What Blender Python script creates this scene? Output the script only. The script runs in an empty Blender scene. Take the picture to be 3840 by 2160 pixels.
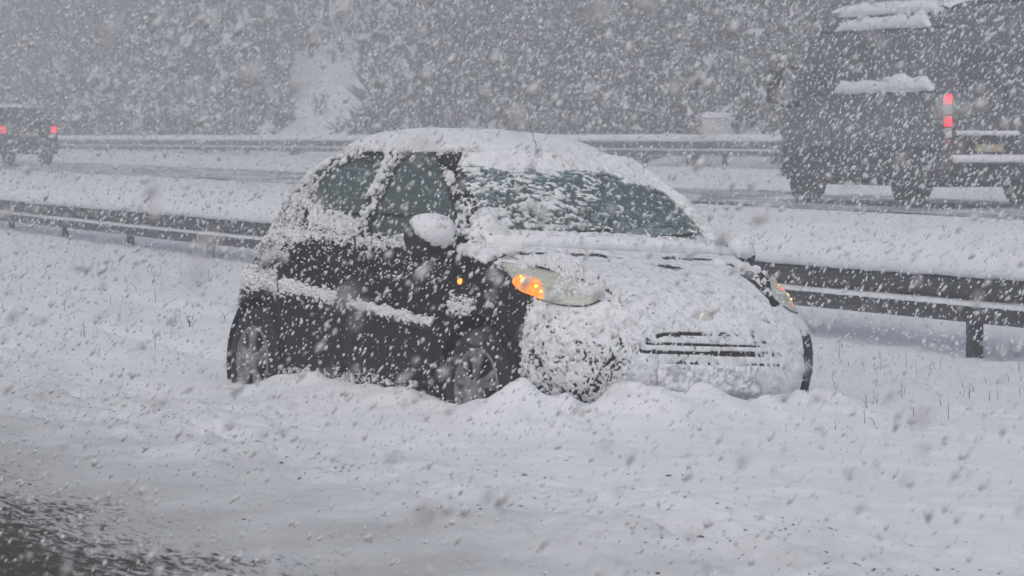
import bpy, math, random
import numpy as np
from mathutils import Vector, Matrix, Euler

random.seed(7)
RNG = np.random.default_rng(11)
scn = bpy.context.scene
COL = scn.collection

# ------------------------------------------------------------------ camera, sky, sun, exposure
CAM_Z = 1.35
cam_d = bpy.data.cameras.new('camera')
cam = bpy.data.objects.new('camera', cam_d)
COL.objects.link(cam)
cam.location = (0, 0, CAM_Z)
cam.rotation_euler = (math.radians(90 - 2.414), 0, 0)
cam_d.sensor_width = 36.0
cam_d.lens = 125.78
cam_d.clip_start = 0.1
cam_d.clip_end = 2000
cam_d.dof.use_dof = True
cam_d.dof.focus_distance = 17.5
cam_d.dof.aperture_fstop = 10.0
scn.camera = cam

world = bpy.data.worlds.new('World')
scn.world = world
world.use_nodes = True
wn, wl = world.node_tree.nodes, world.node_tree.links
bg = wn['Background']
sky = wn.new('ShaderNodeTexSky')
sky.sky_type = 'NISHITA'
sky.sun_disc = False
sky.sun_elevation = math.radians(48)
sky.sun_rotation = math.radians(198)
sky.air_density = 1.0
sky.dust_density = 3.8
sky.ozone_density = 1.0
hsv = wn.new('ShaderNodeHueSaturation')
hsv.inputs['Saturation'].default_value = 0.85
wl.new(sky.outputs['Color'], hsv.inputs['Color'])
wl.new(hsv.outputs['Color'], bg.inputs['Color'])
bg.inputs['Strength'].default_value = 0.111

sun_d = bpy.data.lights.new('sun', 'SUN')
sun_d.energy = 0.7
sun_d.angle = math.radians(50)
sun_d.color = (1.0, 0.985, 0.965)
sun = bpy.data.objects.new('sun', sun_d)
COL.objects.link(sun)
sun.rotation_euler = (math.radians(42), 0, math.radians(-18))

scn.view_settings.view_transform = 'Standard'
scn.view_settings.look = 'None'
scn.view_settings.gamma = 1.0
scn.view_settings.exposure = 0.0
scn.cycles.max_bounces = 6
scn.cycles.diffuse_bounces = 3
scn.cycles.volume_bounces = 1
scn.cycles.transparent_max_bounces = 12
scn.cycles.use_denoising = True

# ------------------------------------------------------------------ helpers
def _hash(ix, iy, iz, seed):
    h = (ix.astype(np.int64) * 374761393 + iy.astype(np.int64) * 668265263 + iz.astype(np.int64) * 2147483647 + seed * 974634777) & 0xffffffff
    h = ((h ^ (h >> 13)) * 1274126177) & 0xffffffff
    h = ((h ^ (h >> 16)) * 2246822519) & 0xffffffff
    return ((h ^ (h >> 15)) & 0xffffff) / float(0xffffff)

def noise(P, scale, seed=0):
    """value noise 0..1; P (...,2|3); scale = cell size in metres"""
    P = np.asarray(P, float) / scale
    if P.shape[-1] == 2:
        P = np.concatenate([P, np.zeros(P.shape[:-1] + (1,))], -1)
    i = np.floor(P)
    f = P - i
    f = f * f * f * (f * (f * 6 - 15) + 10)
    i = i.astype(np.int64)
    out = 0
    for dx in (0, 1):
        wx = f[..., 0] if dx else 1 - f[..., 0]
        for dy in (0, 1):
            wy = f[..., 1] if dy else 1 - f[..., 1]
            for dz in (0, 1):
                wz = f[..., 2] if dz else 1 - f[..., 2]
                out = out + wx * wy * wz * _hash(i[..., 0] + dx, i[..., 1] + dy, i[..., 2] + dz, seed)
    return out

def fbm(P, scale, octs=3, seed=0, gain=0.5):
    a, s, tot, out = 1.0, scale, 0.0, 0
    for k in range(octs):
        out = out + a * noise(P, s, seed + 17 * k)
        tot += a
        a *= gain
        s *= 0.5
    return out / tot

def sstep(a, b, x):
    t = np.clip((x - a) / (b - a), 0, 1)
    return t * t * (3 - 2 * t)

def fast_mesh(name, V, F, smooth=True):
    """V (n,3), F (m,3|4) int"""
    V = np.ascontiguousarray(V, np.float32)
    F = np.ascontiguousarray(F, np.int32)
    me = bpy.data.meshes.new(name)
    k = F.shape[1]
    me.vertices.add(len(V))
    me.vertices.foreach_set('co', V.ravel())
    me.loops.add(F.size)
    me.loops.foreach_set('vertex_index', F.ravel())
    me.polygons.add(len(F))
    me.polygons.foreach_set('loop_start', np.arange(0, F.size, k, dtype=np.int32))
    me.polygons.foreach_set('loop_total', np.full(len(F), k, np.int32))
    me.polygons.foreach_set('use_smooth', np.full(len(F), smooth, bool))
    me.update(calc_edges=True)
    me.validate()
    return me

def link(name, me, mat, parent=None, loc=None, **props):
    o = bpy.data.objects.new(name, me)
    COL.objects.link(o)
    if mat is not None and me is not None and not me.materials:
        me.materials.append(mat)
    if parent is not None:
        o.parent = parent
    if loc is not None:
        o.location = loc
    for k, v in props.items():
        o[k] = v
    return o

def np_obj(name, V, F, mat, parent=None, smooth=True, **props):
    return link(name, fast_mesh(name, V, F, smooth), mat, parent, **props)

def empty(name, loc, rot=(0, 0, 0), **props):
    o = bpy.data.objects.new(name, None)
    COL.objects.link(o)
    o.location = loc
    o.rotation_euler = rot
    for k, v in props.items():
        o[k] = v
    return o

class MB:
    """collects shapes into one mesh"""
    def __init__(s):
        s.v, s.f = [], []
    def add(s, V, F):
        b = len(s.v)
        s.v += [tuple(map(float, v)) for v in V]
        s.f += [tuple(int(i) + b for i in f) for f in F]
        return s
    def box(s, c, d, rot=None, bev=0.0):
        cx, cy, cz = c
        hx, hy, hz = d[0] / 2, d[1] / 2, d[2] / 2
        if bev <= 0:
            P = [(x, y, z) for x in (-hx, hx) for y in (-hy, hy) for z in (-hz, hz)]
            F = [(0, 1, 3, 2), (4, 6, 7, 5), (0, 4, 5, 1), (2, 3, 7, 6), (0, 2, 6, 4), (1, 5, 7, 3)]
        else:
            b = min(bev, hx * .95, hy * .95, hz * .95)
            P, F = [], []
            for z, k in ((-hz, b), (-hz + b, 0), (hz - b, 0), (hz, b)):
                ax, ay = hx - k, hy - k
                q = b * 0.999
                P += [(ax - q + 0, -ay, z), (ax, -ay + q, z), (ax, ay - q, z), (ax - q, ay, z), (-ax + q, ay, z), (-ax, ay - q, z), (-ax, -ay + q, z), (-ax + q, -ay, z)]
            for r in range(3):
                for j in range(8):
                    F.append((r * 8 + j, r * 8 + (j + 1) % 8, r * 8 + 8 + (j + 1) % 8, r * 8 + 8 + j))
            F.append(tuple(range(7, -1, -1)))
            F.append(tuple(range(24, 32)))
        M = rot if rot is not None else Matrix.Identity(3)
        P = [M @ Vector(p) + Vector(c) for p in P]
        return s.add(P, F)
    def tube(s, pts, rad, n=8, cap=True):
        pts = [Vector(p) for p in pts]
        rads = rad if isinstance(rad, (list, tuple)) else [rad] * len(pts)
        P, F = [], []
        for i, p in enumerate(pts):
            d = (pts[min(i + 1, len(pts) - 1)] - pts[max(i - 1, 0)]).normalized()
            up = Vector((0, 0, 1)) if abs(d.z) < .9 else Vector((1, 0, 0))
            a = d.cross(up).normalized()
            b = a.cross(d)
            for k in range(n):
                t = 2 * math.pi * k / n
                P.append(p + (a * math.cos(t) + b * math.sin(t)) * rads[i])
        for i in range(len(pts) - 1):
            for k in range(n):
                F.append((i * n + k, i * n + (k + 1) % n, (i + 1) * n + (k + 1) % n, (i + 1) * n + k))
        if cap:
            F.append(tuple(range(n - 1, -1, -1)))
            F.append(tuple(range((len(pts) - 1) * n, len(pts) * n)))
        return s.add(P, F)
    def lathe(s, prof, n=32, axis='y', c=(0, 0, 0)):
        """prof: list of (r, h); closed loop not implied"""
        P, F = [], []
        for r, h in prof:
            for k in range(n):
                t = 2 * math.pi * k / n
                if axis == 'y':
                    P.append((c[0] + r * math.cos(t), c[1] + h, c[2] + r * math.sin(t)))
                else:
                    P.append((c[0] + r * math.cos(t), c[1] + r * math.sin(t), c[2] + h))
        m = len(prof)
        for i in range(m - 1):
            for k in range(n):
                F.append((i * n + k, i * n + (k + 1) % n, (i + 1) * n + (k + 1) % n, (i + 1) * n + k))
        return s.add(P, F)
    def build(s, name, mat, parent=None, smooth=False, **props):
        me = bpy.data.meshes.new(name)
        me.from_pydata(s.v, [], s.f)
        if smooth:
            me.polygons.foreach_set('use_smooth', [True] * len(me.polygons))
        me.update()
        return link(name, me, mat, parent, **props)

# ------------------------------------------------------------------ materials
def mat(name, color, rough=0.6, metal=0.0, var=None, vscale=8.0, bump=0.0, bscale=40.0, emit=None, estr=0.0, coat=0.0, spec=0.5, bdist=0.01, detail=4.0):
    m = bpy.data.materials.new(name)
    m.use_nodes = True
    n, l = m.node_tree.nodes, m.node_tree.links
    b = n['Principled BSDF']
    b.inputs['Base Color'].default_value = (*color, 1)
    b.inputs['Roughness'].default_value = rough
    b.inputs['Metallic'].default_value = metal
    b.inputs['Specular IOR Level'].default_value = spec
    b.inputs['Coat Weight'].default_value = coat
    tc = n.new('ShaderNodeTexCoord')
    if var is not None:
        t = n.new('ShaderNodeTexNoise')
        t.inputs['Scale'].default_value = vscale
        t.inputs['Detail'].default_value = detail
        l.new(tc.outputs['Object'], t.inputs['Vector'])
        r = n.new('ShaderNodeValToRGB')
        r.color_ramp.elements[0].position = 0.35
        r.color_ramp.elements[1].position = 0.65
        r.color_ramp.elements[0].color = (*color, 1)
        r.color_ramp.elements[1].color = (*var, 1)
        l.new(t.outputs['Fac'], r.inputs['Fac'])
        l.new(r.outputs['Color'], b.inputs['Base Color'])
    if bump > 0:
        t2 = n.new('ShaderNodeTexNoise')
        t2.inputs['Scale'].default_value = bscale
        t2.inputs['Detail'].default_value = 5
        l.new(tc.outputs['Object'], t2.inputs['Vector'])
        bp = n.new('ShaderNodeBump')
        bp.inputs['Strength'].default_value = bump
        bp.inputs['Distance'].default_value = bdist
        l.new(t2.outputs['Fac'], bp.inputs['Height'])
        l.new(bp.outputs['Normal'], b.inputs['Normal'])
    if emit is not None:
        b.inputs['Emission Color'].default_value = (*emit, 1)
        b.inputs['Emission Strength'].default_value = estr
    return m

def glass_mat(name, tint, gloss=0.12, body=0.0, body_col=(0.3, 0.35, 0.34)):
    """thin tinted pane: mostly see-through, a little mirror, a little frost"""
    m = bpy.data.materials.new(name)
    m.use_nodes = True
    n, l = m.node_tree.nodes, m.node_tree.links
    n.remove(n['Principled BSDF'])
    out = n['Material Output']
    tr = n.new('ShaderNodeBsdfTransparent')
    tr.inputs['Color'].default_value = (*tint, 1)
    gl = n.new('ShaderNodeBsdfGlossy')
    gl.inputs['Roughness'].default_value = 0.12
    gl.inputs['Color'].default_value = (0.85, 0.95, 0.93, 1)
    df = n.new('ShaderNodeBsdfDiffuse')
    df.inputs['Color'].default_value = (*body_col, 1)
    m1 = n.new('ShaderNodeMixShader')
    m1.inputs['Fac'].default_value = gloss
    l.new(tr.outputs[0], m1.inputs[1])
    l.new(gl.outputs[0], m1.inputs[2])
    m2 = n.new('ShaderNodeMixShader')
    m2.inputs['Fac'].default_value = body
    l.new(m1.outputs[0], m2.inputs[1])
    l.new(df.outputs[0], m2.inputs[2])
    l.new(m2.outputs[0], out.inputs['Surface'])
    return m

M = {}
M['snow'] = mat('snow', (0.80, 0.82, 0.855), 0.85, var=(0.86, 0.875, 0.90), vscale=1.3, bump=0.35, bscale=45, bdist=0.012, spec=0.25)
M['snow_far'] = mat('snow_far', (0.80, 0.82, 0.85), 0.9, var=(0.86, 0.87, 0.89), vscale=0.5, bump=0.3, bscale=8, bdist=0.04, spec=0.2)
M['snow_car'] = mat('snow_car', (0.80, 0.82, 0.85), 0.85, var=(0.87, 0.885, 0.905), vscale=12, bump=0.35, bscale=140, bdist=0.004, spec=0.2)
sc_ = M['snow_car']
sn_, sl_ = sc_.node_tree.nodes, sc_.node_tree.links
sb_ = sn_['Principled BSDF']
src_ = sb_.inputs['Base Color'].links[0].from_socket
at_ = sn_.new('ShaderNodeAttribute')
at_.attribute_name = 'thin'
mx_ = sn_.new('ShaderNodeMix')
mx_.data_type = 'RGBA'
sl_.new(at_.outputs['Fac'], mx_.inputs['Factor'])
sl_.new(src_, mx_.inputs['A'])
mx_.inputs['B'].default_value = (0.40, 0.405, 0.42, 1)
sl_.new(mx_.outputs['Result'], sb_.inputs['Base Color'])
M['flake'] = mat('flake', (0.76, 0.775, 0.80), 0.8, spec=0.2)
M['paint'] = mat('dark_paint', (0.013, 0.012, 0.015), 0.5, var=(0.018, 0.017, 0.020), vscale=3, coat=0.0, spec=0.16)
M['black'] = mat('black_plastic', (0.018, 0.018, 0.02), 0.6, bump=0.15, bscale=300, bdist=0.001)
M['rod'] = mat('frosted_rod', (0.36, 0.36, 0.37), 0.6, var=(0.06, 0.06, 0.06), vscale=18)
M['void'] = mat('dark_inside', (0.008, 0.008, 0.009), 0.9)
M['rubber'] = mat('rubber', (0.02, 0.02, 0.021), 0.8, bump=0.3, bscale=120, bdist=0.004)
M['alloy'] = mat('wheel_silver', (0.27, 0.27, 0.275), 0.55, metal=0.3, var=(0.18, 0.18, 0.18), vscale=14)
M['trim'] = mat('seat_cloth', (0.03, 0.032, 0.036), 0.9)
M['glass'] = glass_mat('side_glass', (0.62, 0.70, 0.69), 0.10, 0.24, (0.28, 0.345, 0.34))
M['lens'] = glass_mat('lamp_lens', (0.94, 0.95, 0.90), 0.06, 0.40, (0.74, 0.76, 0.68))
M['chrome'] = mat('reflector', (0.72, 0.73, 0.68), 0.35, metal=0.35, bump=0.5, bscale=60, bdist=0.004)
M['bowl'] = mat('reflector_bowl', (0.16, 0.16, 0.15), 0.4, var=(0.34, 0.34, 0.31), vscale=40)
M['amber'] = mat('amber_lamp', (0.8, 0.25, 0.03), 0.4, emit=(1.0, 0.20, 0.02), estr=1.3)
am = M['amber']
an, al = am.node_tree.nodes, am.node_tree.links
atx = an.new('ShaderNodeTexNoise')
atx.inputs['Scale'].default_value = 55
arp = an.new('ShaderNodeValToRGB')
arp.color_ramp.elements[0].position, arp.color_ramp.elements[1].position = .38, .66
arp.color_ramp.elements[0].color, arp.color_ramp.elements[1].color = (.85, .13, .012, 1), (1.0, .34, .05, 1)
atc = an.new('ShaderNodeTexCoord')
al.new(atc.outputs['Object'], atx.inputs['Vector'])
al.new(atx.outputs['Fac'], arp.inputs['Fac'])
al.new(arp.outputs['Color'], an['Principled BSDF'].inputs['Emission Color'])
M['amber_hot'] = mat('amber_bulb', (1.0, 0.5, 0.1), 0.4, emit=(1.0, 0.50, 0.06), estr=4.0)
M['amber_side'] = mat('amber_repeater', (0.8, 0.25, 0.03), 0.4, emit=(1.0, 0.27, 0.03), estr=2.4)
M['red_lit'] = mat('red_lamp_lit', (0.7, 0.02, 0.03), 0.4, emit=(1.0, 0.035, 0.06), estr=2.2)
M['red_far'] = mat('red_lamp_small', (0.6, 0.02, 0.03), 0.4, emit=(1.0, 0.03, 0.05), estr=1.5)
M['red'] = mat('red_lamp', (0.25, 0.01, 0.015), 0.35)
M['clear'] = mat('clear_lamp', (0.55, 0.56, 0.56), 0.3)
M['yellow'] = mat('plate_yellow', (0.40, 0.30, 0.07), 0.6, var=(0.5, 0.48, 0.40), vscale=9)
M['steel'] = mat('galvanised_steel', (0.055, 0.057, 0.062), 0.55, metal=0.35, var=(0.035, 0.036, 0.04), vscale=6, bump=0.1, bscale=80, bdist=0.002)
M['vanpaint'] = mat('grey_van_paint', (0.085, 0.087, 0.096), 0.45, coat=0.1, var=(0.105, 0.107, 0.118), vscale=2)
M['vanglass'] = mat('dark_van_glass', (0.045, 0.048, 0.053), 0.3)
M['suv'] = mat('dark_car_paint', (0.014, 0.015, 0.016), 0.5)
M['grass'] = mat('dry_grass', (0.10, 0.09, 0.06), 0.8, var=(0.06, 0.055, 0.04), vscale=30)
M['dirt_shade'] = mat('dirt', (0.10, 0.092, 0.078), 0.95, var=(0.20, 0.19, 0.17), vscale=25, bump=0.4, bscale=60)  # dirt colour that also paints in the shade of rough clods
M['twig'] = mat('twigs', (0.06, 0.056, 0.05), 0.9, var=(0.09, 0.083, 0.07), vscale=0.6)
M['needle'] = mat('evergreen', (0.045, 0.062, 0.042), 0.9, var=(0.075, 0.095, 0.065), vscale=0.5)
M['cabinet'] = mat('cabinet_paint', (0.66, 0.68, 0.68), 0.7, var=(0.80, 0.81, 0.83), vscale=9)

def slush_mat(name, dark, dark2, light, scale, lo, hi):
    m = mat(name, dark, 0.75, bump=0.5, bscale=scale * 1.5, bdist=0.02)
    n, l = m.node_tree.nodes, m.node_tree.links
    b = n['Principled BSDF']
    tc = n.new('ShaderNodeTexCoord')
    mp = n.new('ShaderNodeMapping')
    mp.vector_type = 'TEXTURE'
    mp.inputs['Rotation'].default_value = (0, 0, math.radians(22.5))
    mp.inputs['Scale'].default_value = (1.0, 4.0, 1.0)
    l.new(tc.outputs['Object'], mp.inputs['Vector'])
    t = n.new('ShaderNodeTexNoise')
    t.inputs['Scale'].default_value = scale
    t.inputs['Detail'].default_value = 6
    t.inputs['Roughness'].default_value = 0.7
    l.new(mp.outputs['Vector'], t.inputs['Vector'])
    r = n.new('ShaderNodeValToRGB')
    e = r.color_ramp.elements
    e[0].position, e[1].position = lo, hi
    e[0].color, e[1].color = (*dark, 1), (*light, 1)
    k = e.new((lo * 2 + hi) / 3)
    k.color = (*dark2, 1)
    l.new(t.outputs['Fac'], r.inputs['Fac'])
    l.new(r.outputs['Color'], b.inputs['Base Color'])
    return m
M['slush'] = slush_mat('slushy_asphalt', (0.040, 0.034, 0.025), (0.13, 0.115, 0.09), (0.50, 0.50, 0.48), 34, 0.44, 0.66)
M['lane'] = slush_mat('slushy_lane', (0.08, 0.08, 0.084), (0.19, 0.19, 0.20), (0.74, 0.75, 0.77), 2.6, 0.36, 0.60)

def ground_mat():
    m = mat('verge_snow', (0.80, 0.82, 0.855), 0.85, var=(0.86, 0.875, 0.90), vscale=1.3, bump=0.4, bscale=38, bdist=0.014, spec=0.25)
    n, l = m.node_tree.nodes, m.node_tree.links
    b = n['Principled BSDF']
    old = b.inputs['Base Color'].links[0].from_socket
    geo = n.new('ShaderNodeNewGeometry')
    dot = n.new('ShaderNodeVectorMath')
    dot.operation = 'DOT_PRODUCT'
    dot.inputs[1].default_value = (0.924, 0.383, 0)
    l.new(geo.outputs['Position'], dot.inputs[0])
    tx = n.new('ShaderNodeTexNoise')
    tx.inputs['Scale'].default_value = 1.6
    tx.inputs['Detail'].default_value = 6
    l.new(geo.outputs['Position'], tx.inputs['Vector'])
    add = n.new('ShaderNodeMath')
    add.operation = 'MULTIPLY_ADD'
    add.inputs[1].default_value = 2.2
    l.new(tx.outputs['Fac'], add.inputs[0])
    l.new(dot.outputs['Value'], add.inputs[2])
    mr = n.new('ShaderNodeMapRange')
    mr.inputs['From Min'].default_value = 4.7
    mr.inputs['From Max'].default_value = 6.5
    l.new(add.outputs[0], mr.inputs['Value'])
    mx = n.new('ShaderNodeMix')
    mx.data_type = 'RGBA'
    l.new(mr.outputs['Result'], mx.inputs['Factor'])
    mx.inputs['A'].default_value = (0.50, 0.51, 0.505, 1)
    l.new(old, mx.inputs['B'])
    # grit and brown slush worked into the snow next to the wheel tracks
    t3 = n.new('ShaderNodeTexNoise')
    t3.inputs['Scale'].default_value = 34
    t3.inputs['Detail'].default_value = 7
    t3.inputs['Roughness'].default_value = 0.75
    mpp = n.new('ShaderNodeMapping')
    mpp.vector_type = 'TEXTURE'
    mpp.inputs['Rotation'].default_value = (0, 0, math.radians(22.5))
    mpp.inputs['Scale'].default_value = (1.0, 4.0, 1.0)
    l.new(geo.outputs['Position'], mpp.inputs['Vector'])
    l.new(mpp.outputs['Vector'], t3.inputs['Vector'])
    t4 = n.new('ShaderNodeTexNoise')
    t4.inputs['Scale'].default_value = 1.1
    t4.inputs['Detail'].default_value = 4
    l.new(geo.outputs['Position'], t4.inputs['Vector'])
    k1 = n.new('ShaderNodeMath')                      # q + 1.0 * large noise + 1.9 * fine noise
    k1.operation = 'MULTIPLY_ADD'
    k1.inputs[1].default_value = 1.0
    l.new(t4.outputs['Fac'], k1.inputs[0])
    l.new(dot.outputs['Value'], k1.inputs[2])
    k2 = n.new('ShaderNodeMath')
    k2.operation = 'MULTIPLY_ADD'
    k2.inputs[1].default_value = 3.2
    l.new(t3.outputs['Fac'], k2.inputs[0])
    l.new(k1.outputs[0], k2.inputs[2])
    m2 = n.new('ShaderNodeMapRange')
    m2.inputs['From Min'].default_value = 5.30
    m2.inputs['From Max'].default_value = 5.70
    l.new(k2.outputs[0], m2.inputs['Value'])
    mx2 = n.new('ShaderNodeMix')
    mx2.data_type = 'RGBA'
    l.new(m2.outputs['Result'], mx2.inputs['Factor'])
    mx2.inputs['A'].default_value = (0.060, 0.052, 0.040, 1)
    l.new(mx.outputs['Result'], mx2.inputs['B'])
    # dark dashes along the verge edge: grit plus painted-in shade of rough clods
    t5 = n.new('ShaderNodeTexNoise')
    t5.inputs['Scale'].default_value = 22
    t5.inputs['Detail'].default_value = 6
    t5.inputs['Roughness'].default_value = 0.7
    mp5 = n.new('ShaderNodeMapping')
    mp5.vector_type = 'TEXTURE'
    mp5.inputs['Rotation'].default_value = (0, 0, math.radians(-8))
    mp5.inputs['Scale'].default_value = (1.0, 3.0, 1.0)
    l.new(geo.outputs['Position'], mp5.inputs['Vector'])
    l.new(mp5.outputs['Vector'], t5.inputs['Vector'])
    ab = n.new('ShaderNodeMath')
    ab.operation = 'SUBTRACT'
    ab.inputs[1].default_value = 5.45
    l.new(k1.outputs[0], ab.inputs[0])
    ab2 = n.new('ShaderNodeMath')
    ab2.operation = 'ABSOLUTE'
    l.new(ab.outputs[0], ab2.inputs[0])
    th5 = n.new('ShaderNodeMath')
    th5.operation = 'MULTIPLY_ADD'
    th5.inputs[1].default_value = -0.16
    l.new(ab2.outputs[0], th5.inputs[0])
    l.new(t5.outputs['Fac'], th5.inputs[2])
    m5 = n.new('ShaderNodeMapRange')
    m5.inputs['From Min'].default_value = 0.60
    m5.inputs['From Max'].default_value = 0.68
    l.new(th5.outputs[0], m5.inputs['Value'])
    mx5 = n.new('ShaderNodeMix')
    mx5.data_type = 'RGBA'
    l.new(m5.outputs['Result'], mx5.inputs['Factor'])
    l.new(mx2.outputs['Result'], mx5.inputs['A'])
    mx5.inputs['B'].default_value = (0.20, 0.19, 0.165, 1)
    l.new(mx5.outputs['Result'], b.inputs['Base Color'])
    return m
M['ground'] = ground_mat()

# ------------------------------------------------------------------ the lie of the land
UX, UY = -0.383, 0.924           # along the road (away, to the left)
QX, QY = 0.924, 0.383            # across the road (away, to the right)
def pq(x, y):
    return x * UX + y * UY, x * QX + y * QY
def xy(p, q):
    return p * UX + q * QX, p * UY + q * QY
def q_rail(p):
    return 11.83 + 0.0433 * (p - 20.65) + 0.0009 * (p - 20.65) * (p - 39.8)
def z_rail(p):
    return 0.44 - 0.001 * (p - 20.65)
CAR_ROT = (-0.0496, -0.002, -1.0501)
CAR_LOC = (0.52, 17.205, CAM_Z - 1.508)
CAR_M = Matrix.LocRotScale(Vector(CAR_LOC), Euler(CAR_ROT), None)
CAR_INV = np.array(CAR_M.inverted())

def road_z(y):
    return 0.43 + 0.0048 * (y - 47)

def terrain(x, y):
    P = np.stack([x, y], -1)
    p, q = pq(x, y)
    qr = q_rail(np.clip(p, 0, 95))
    PQ = np.stack([p * 0.45, q], -1)
    # camera-side road, its packed edge and the verge
    qn = q + 0.7 * (fbm(PQ, 1.3, 3, 3) - .5)
    z = -0.060 + 0.024 * sstep(2.3, 3.1, qn) + 0.026 * sstep(3.2, 4.4, qn)
    z = z + 0.016 * (fbm(np.stack([p * .8, q], -1), 0.06, 2, 7, .8) - .5) * sstep(4.6, 3.6, q)
    z = z + 0.05 * sstep(4.3, 5.6, q + 0.8 * (fbm(PQ, 0.8, 2, 5) - .5))
    rough = sstep(3.2, 5.2, q)
    z = z + rough * (0.085 * (fbm(P, 0.8, 4, 21, .55) - .5) + 0.10 * (noise(P, 3.1, 22) - .5))
    for qt, wd, am_ in ((3.75, .16, .010), (4.25, .13, .012), (5.55, .22, .034)):
        z = z - am_ * np.exp(-((q - qt - .25 * (noise(np.stack([p, p], -1), 3.0, 36) - .5)) / wd) ** 2)
    edge = np.exp(-((q - 4.85) / 0.65) ** 2)
    z = z + edge * (0.10 * (fbm(PQ, 0.20, 3, 31, .7) - .45) + .05 * np.abs(fbm(np.stack([p * .6, q], -1), .10, 2, 33) - .5))
    z = z + 0.016 * (fbm(P, 0.11, 2, 41) - .5) * (0.4 + rough)
    # soft wheel tracks of the stranded car, behind it and to the left
    for qt in (6.55, 7.9):
        z = z - 0.085 * np.exp(-((q - qt - .06 * (p - 19)) / 0.12) ** 2) * sstep(19.5, 21, p) * sstep(40, 26, p)
    # bank behind the guardrail up to the motorway
    d = q - qr
    foot = -0.10 + 0.05 * np.clip((p - 20) / 20, 0, 1.2) + .05 * (fbm(P, .5, 2, 23) - .5)
    z = z + (foot - z) * sstep(-3.2, -.6, d)
    crest = 0.57 + 0.10 * (fbm(PQ, 1.9, 2, 51) - .5)
    mw = road_z(y)
    lob = np.abs(((p + 1.5 * noise(P, 2.5, 55)) / 2.3 + 0.8 * d) % 1.0 - .5) * 2
    crest = crest + 0.05 * lob * sstep(1.0, 2.2, d)
    bank = mw + (crest - mw) * (1 - sstep(2.4, 4.6, d))
    bank = np.where(d < 2.4, z + (crest - z) * (.35 * np.clip(d / 2.4, 0, 1) + .65 * sstep(0.3, 2.4, d)), bank)
    bank = bank + 0.03 * (fbm(P, .8, 2, 57) - .5) * sstep(.3, 1, d)
    z = np.where(d > 0.1, bank, z)
    # motorway, far verge, wooded slope
    far = sstep(26.5, 29.5, q)
    z = np.where(q > 20, mw - .02 + far * (0.16 + 0.1 * (noise(P, 4, 61) - .5)), z)
    z = np.where((q > 21.6) & (q < 26.6), mw - 0.06, z)
    z = np.where(q > 33.5, z + 0.42 * (q - 33.5) * sstep(33.5, 36, q), z)
    # snow ploughed up and piled around the stranded car
    X = CAR_INV[0, 0] * x + CAR_INV[0, 1] * y + CAR_INV[0, 3]
    Y = CAR_INV[1, 0] * x + CAR_INV[1, 1] * y + CAR_INV[1, 3]
    nx = np.clip(np.abs((X + 1.13) / 1.93), 0, 5)
    ny = np.clip(np.abs(Y / 0.80), 0, 5)
    e = (nx ** 7 + ny ** 7) ** (1 / 7) - 1
    near = np.exp(-np.clip(e, 0, 5) / 0.12)
    base_lift = 0.045 * np.exp(-np.clip(np.hypot((X + .9) / 2.2, Y / 1.3) - .7, 0, 9) ** 2 / .15)
    z = z + base_lift
    lump = fbm(P, 0.26, 3, 71, .5)
    front = sstep(0.25, 0.60, X) * sstep(1.35, 0.78, X) * sstep(1.15, .75, np.abs(Y + .05))
    peak = 0.62 * np.exp(-((Y + 0.46) / .20) ** 2) + 0.40 * np.exp(-((Y + .02) / .22) ** 2) + 0.26 * np.exp(-((Y - .60) / .18) ** 2) + .10
    z = z + front * (0.22 * peak + 0.17 * (lump - .5) + .04 * np.abs(noise(P, .11, 75) - .5))
    corner = np.exp(-((X - .56) / .26) ** 2 - ((Y + .84) / .22) ** 2)
    z = z + corner * (.145 + .18 * (lump - .5))
    side = np.exp(-((Y + .93) / .16) ** 2) * sstep(-3.1, -2.7, X) * sstep(.75, .3, X)
    side = side * (1 - .85 * sstep(-1.8, -2.2, X))
    z = z - .035 * np.exp(-(((X + 2.42) / .35) ** 2 + ((Y + .95) / .2) ** 2))
    z = z + side * (0.040 + 0.08 * (fbm(P, .2, 2, 73) - .45))
    z = z - 0.05 * np.exp(-(((X - .02) / .2) ** 2 + ((Y + .98) / .12) ** 2))
    inside = e < -0.02
    z = np.where(inside, np.minimum(z, 0.02), z)
    return z

def axis(segs):
    out = [segs[0][0]]
    for a, b, n, g in segs:
        t = np.linspace(0, 1, n + 1)[1:]
        t = (g ** t - 1) / (g - 1) if abs(g - 1) > 1e-6 else t
        out += list(a + (b - a) * t)
    return np.array(out)

gx = axis([(-150, -30, 14, .2), (-30, -6.5, 40, .25), (-6.5, -2.9, 90, .6), (-2.9, 3.2, 270, 1), (3.2, 8, 100, 1.8), (8, 30, 44, 4), (30, 150, 14, 5)])
gy = axis([(-20, 9.5, 12, .1), (9.5, 15.2, 170, 1.0), (15.2, 20.0, 175, 1), (20, 34, 140, 1.8), (34, 64, 90, 1.8), (64, 250, 80, 3)])
GX, GY = np.meshgrid(gx, gy)
GZ = terrain(GX, GY)
nxg, nyg = len(gx), len(gy)
idx = np.arange(nxg * nyg).reshape(nyg, nxg)
Fq = np.stack([idx[:-1, :-1], idx[:-1, 1:], idx[1:, 1:], idx[1:, :-1]], -1).reshape(-1, 4)
np_obj('ground', np.stack([GX, GY, GZ], -1).reshape(-1, 3), Fq, M['ground'], kind='structure', label='snow covered verge and ground around the stranded car')

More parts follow.
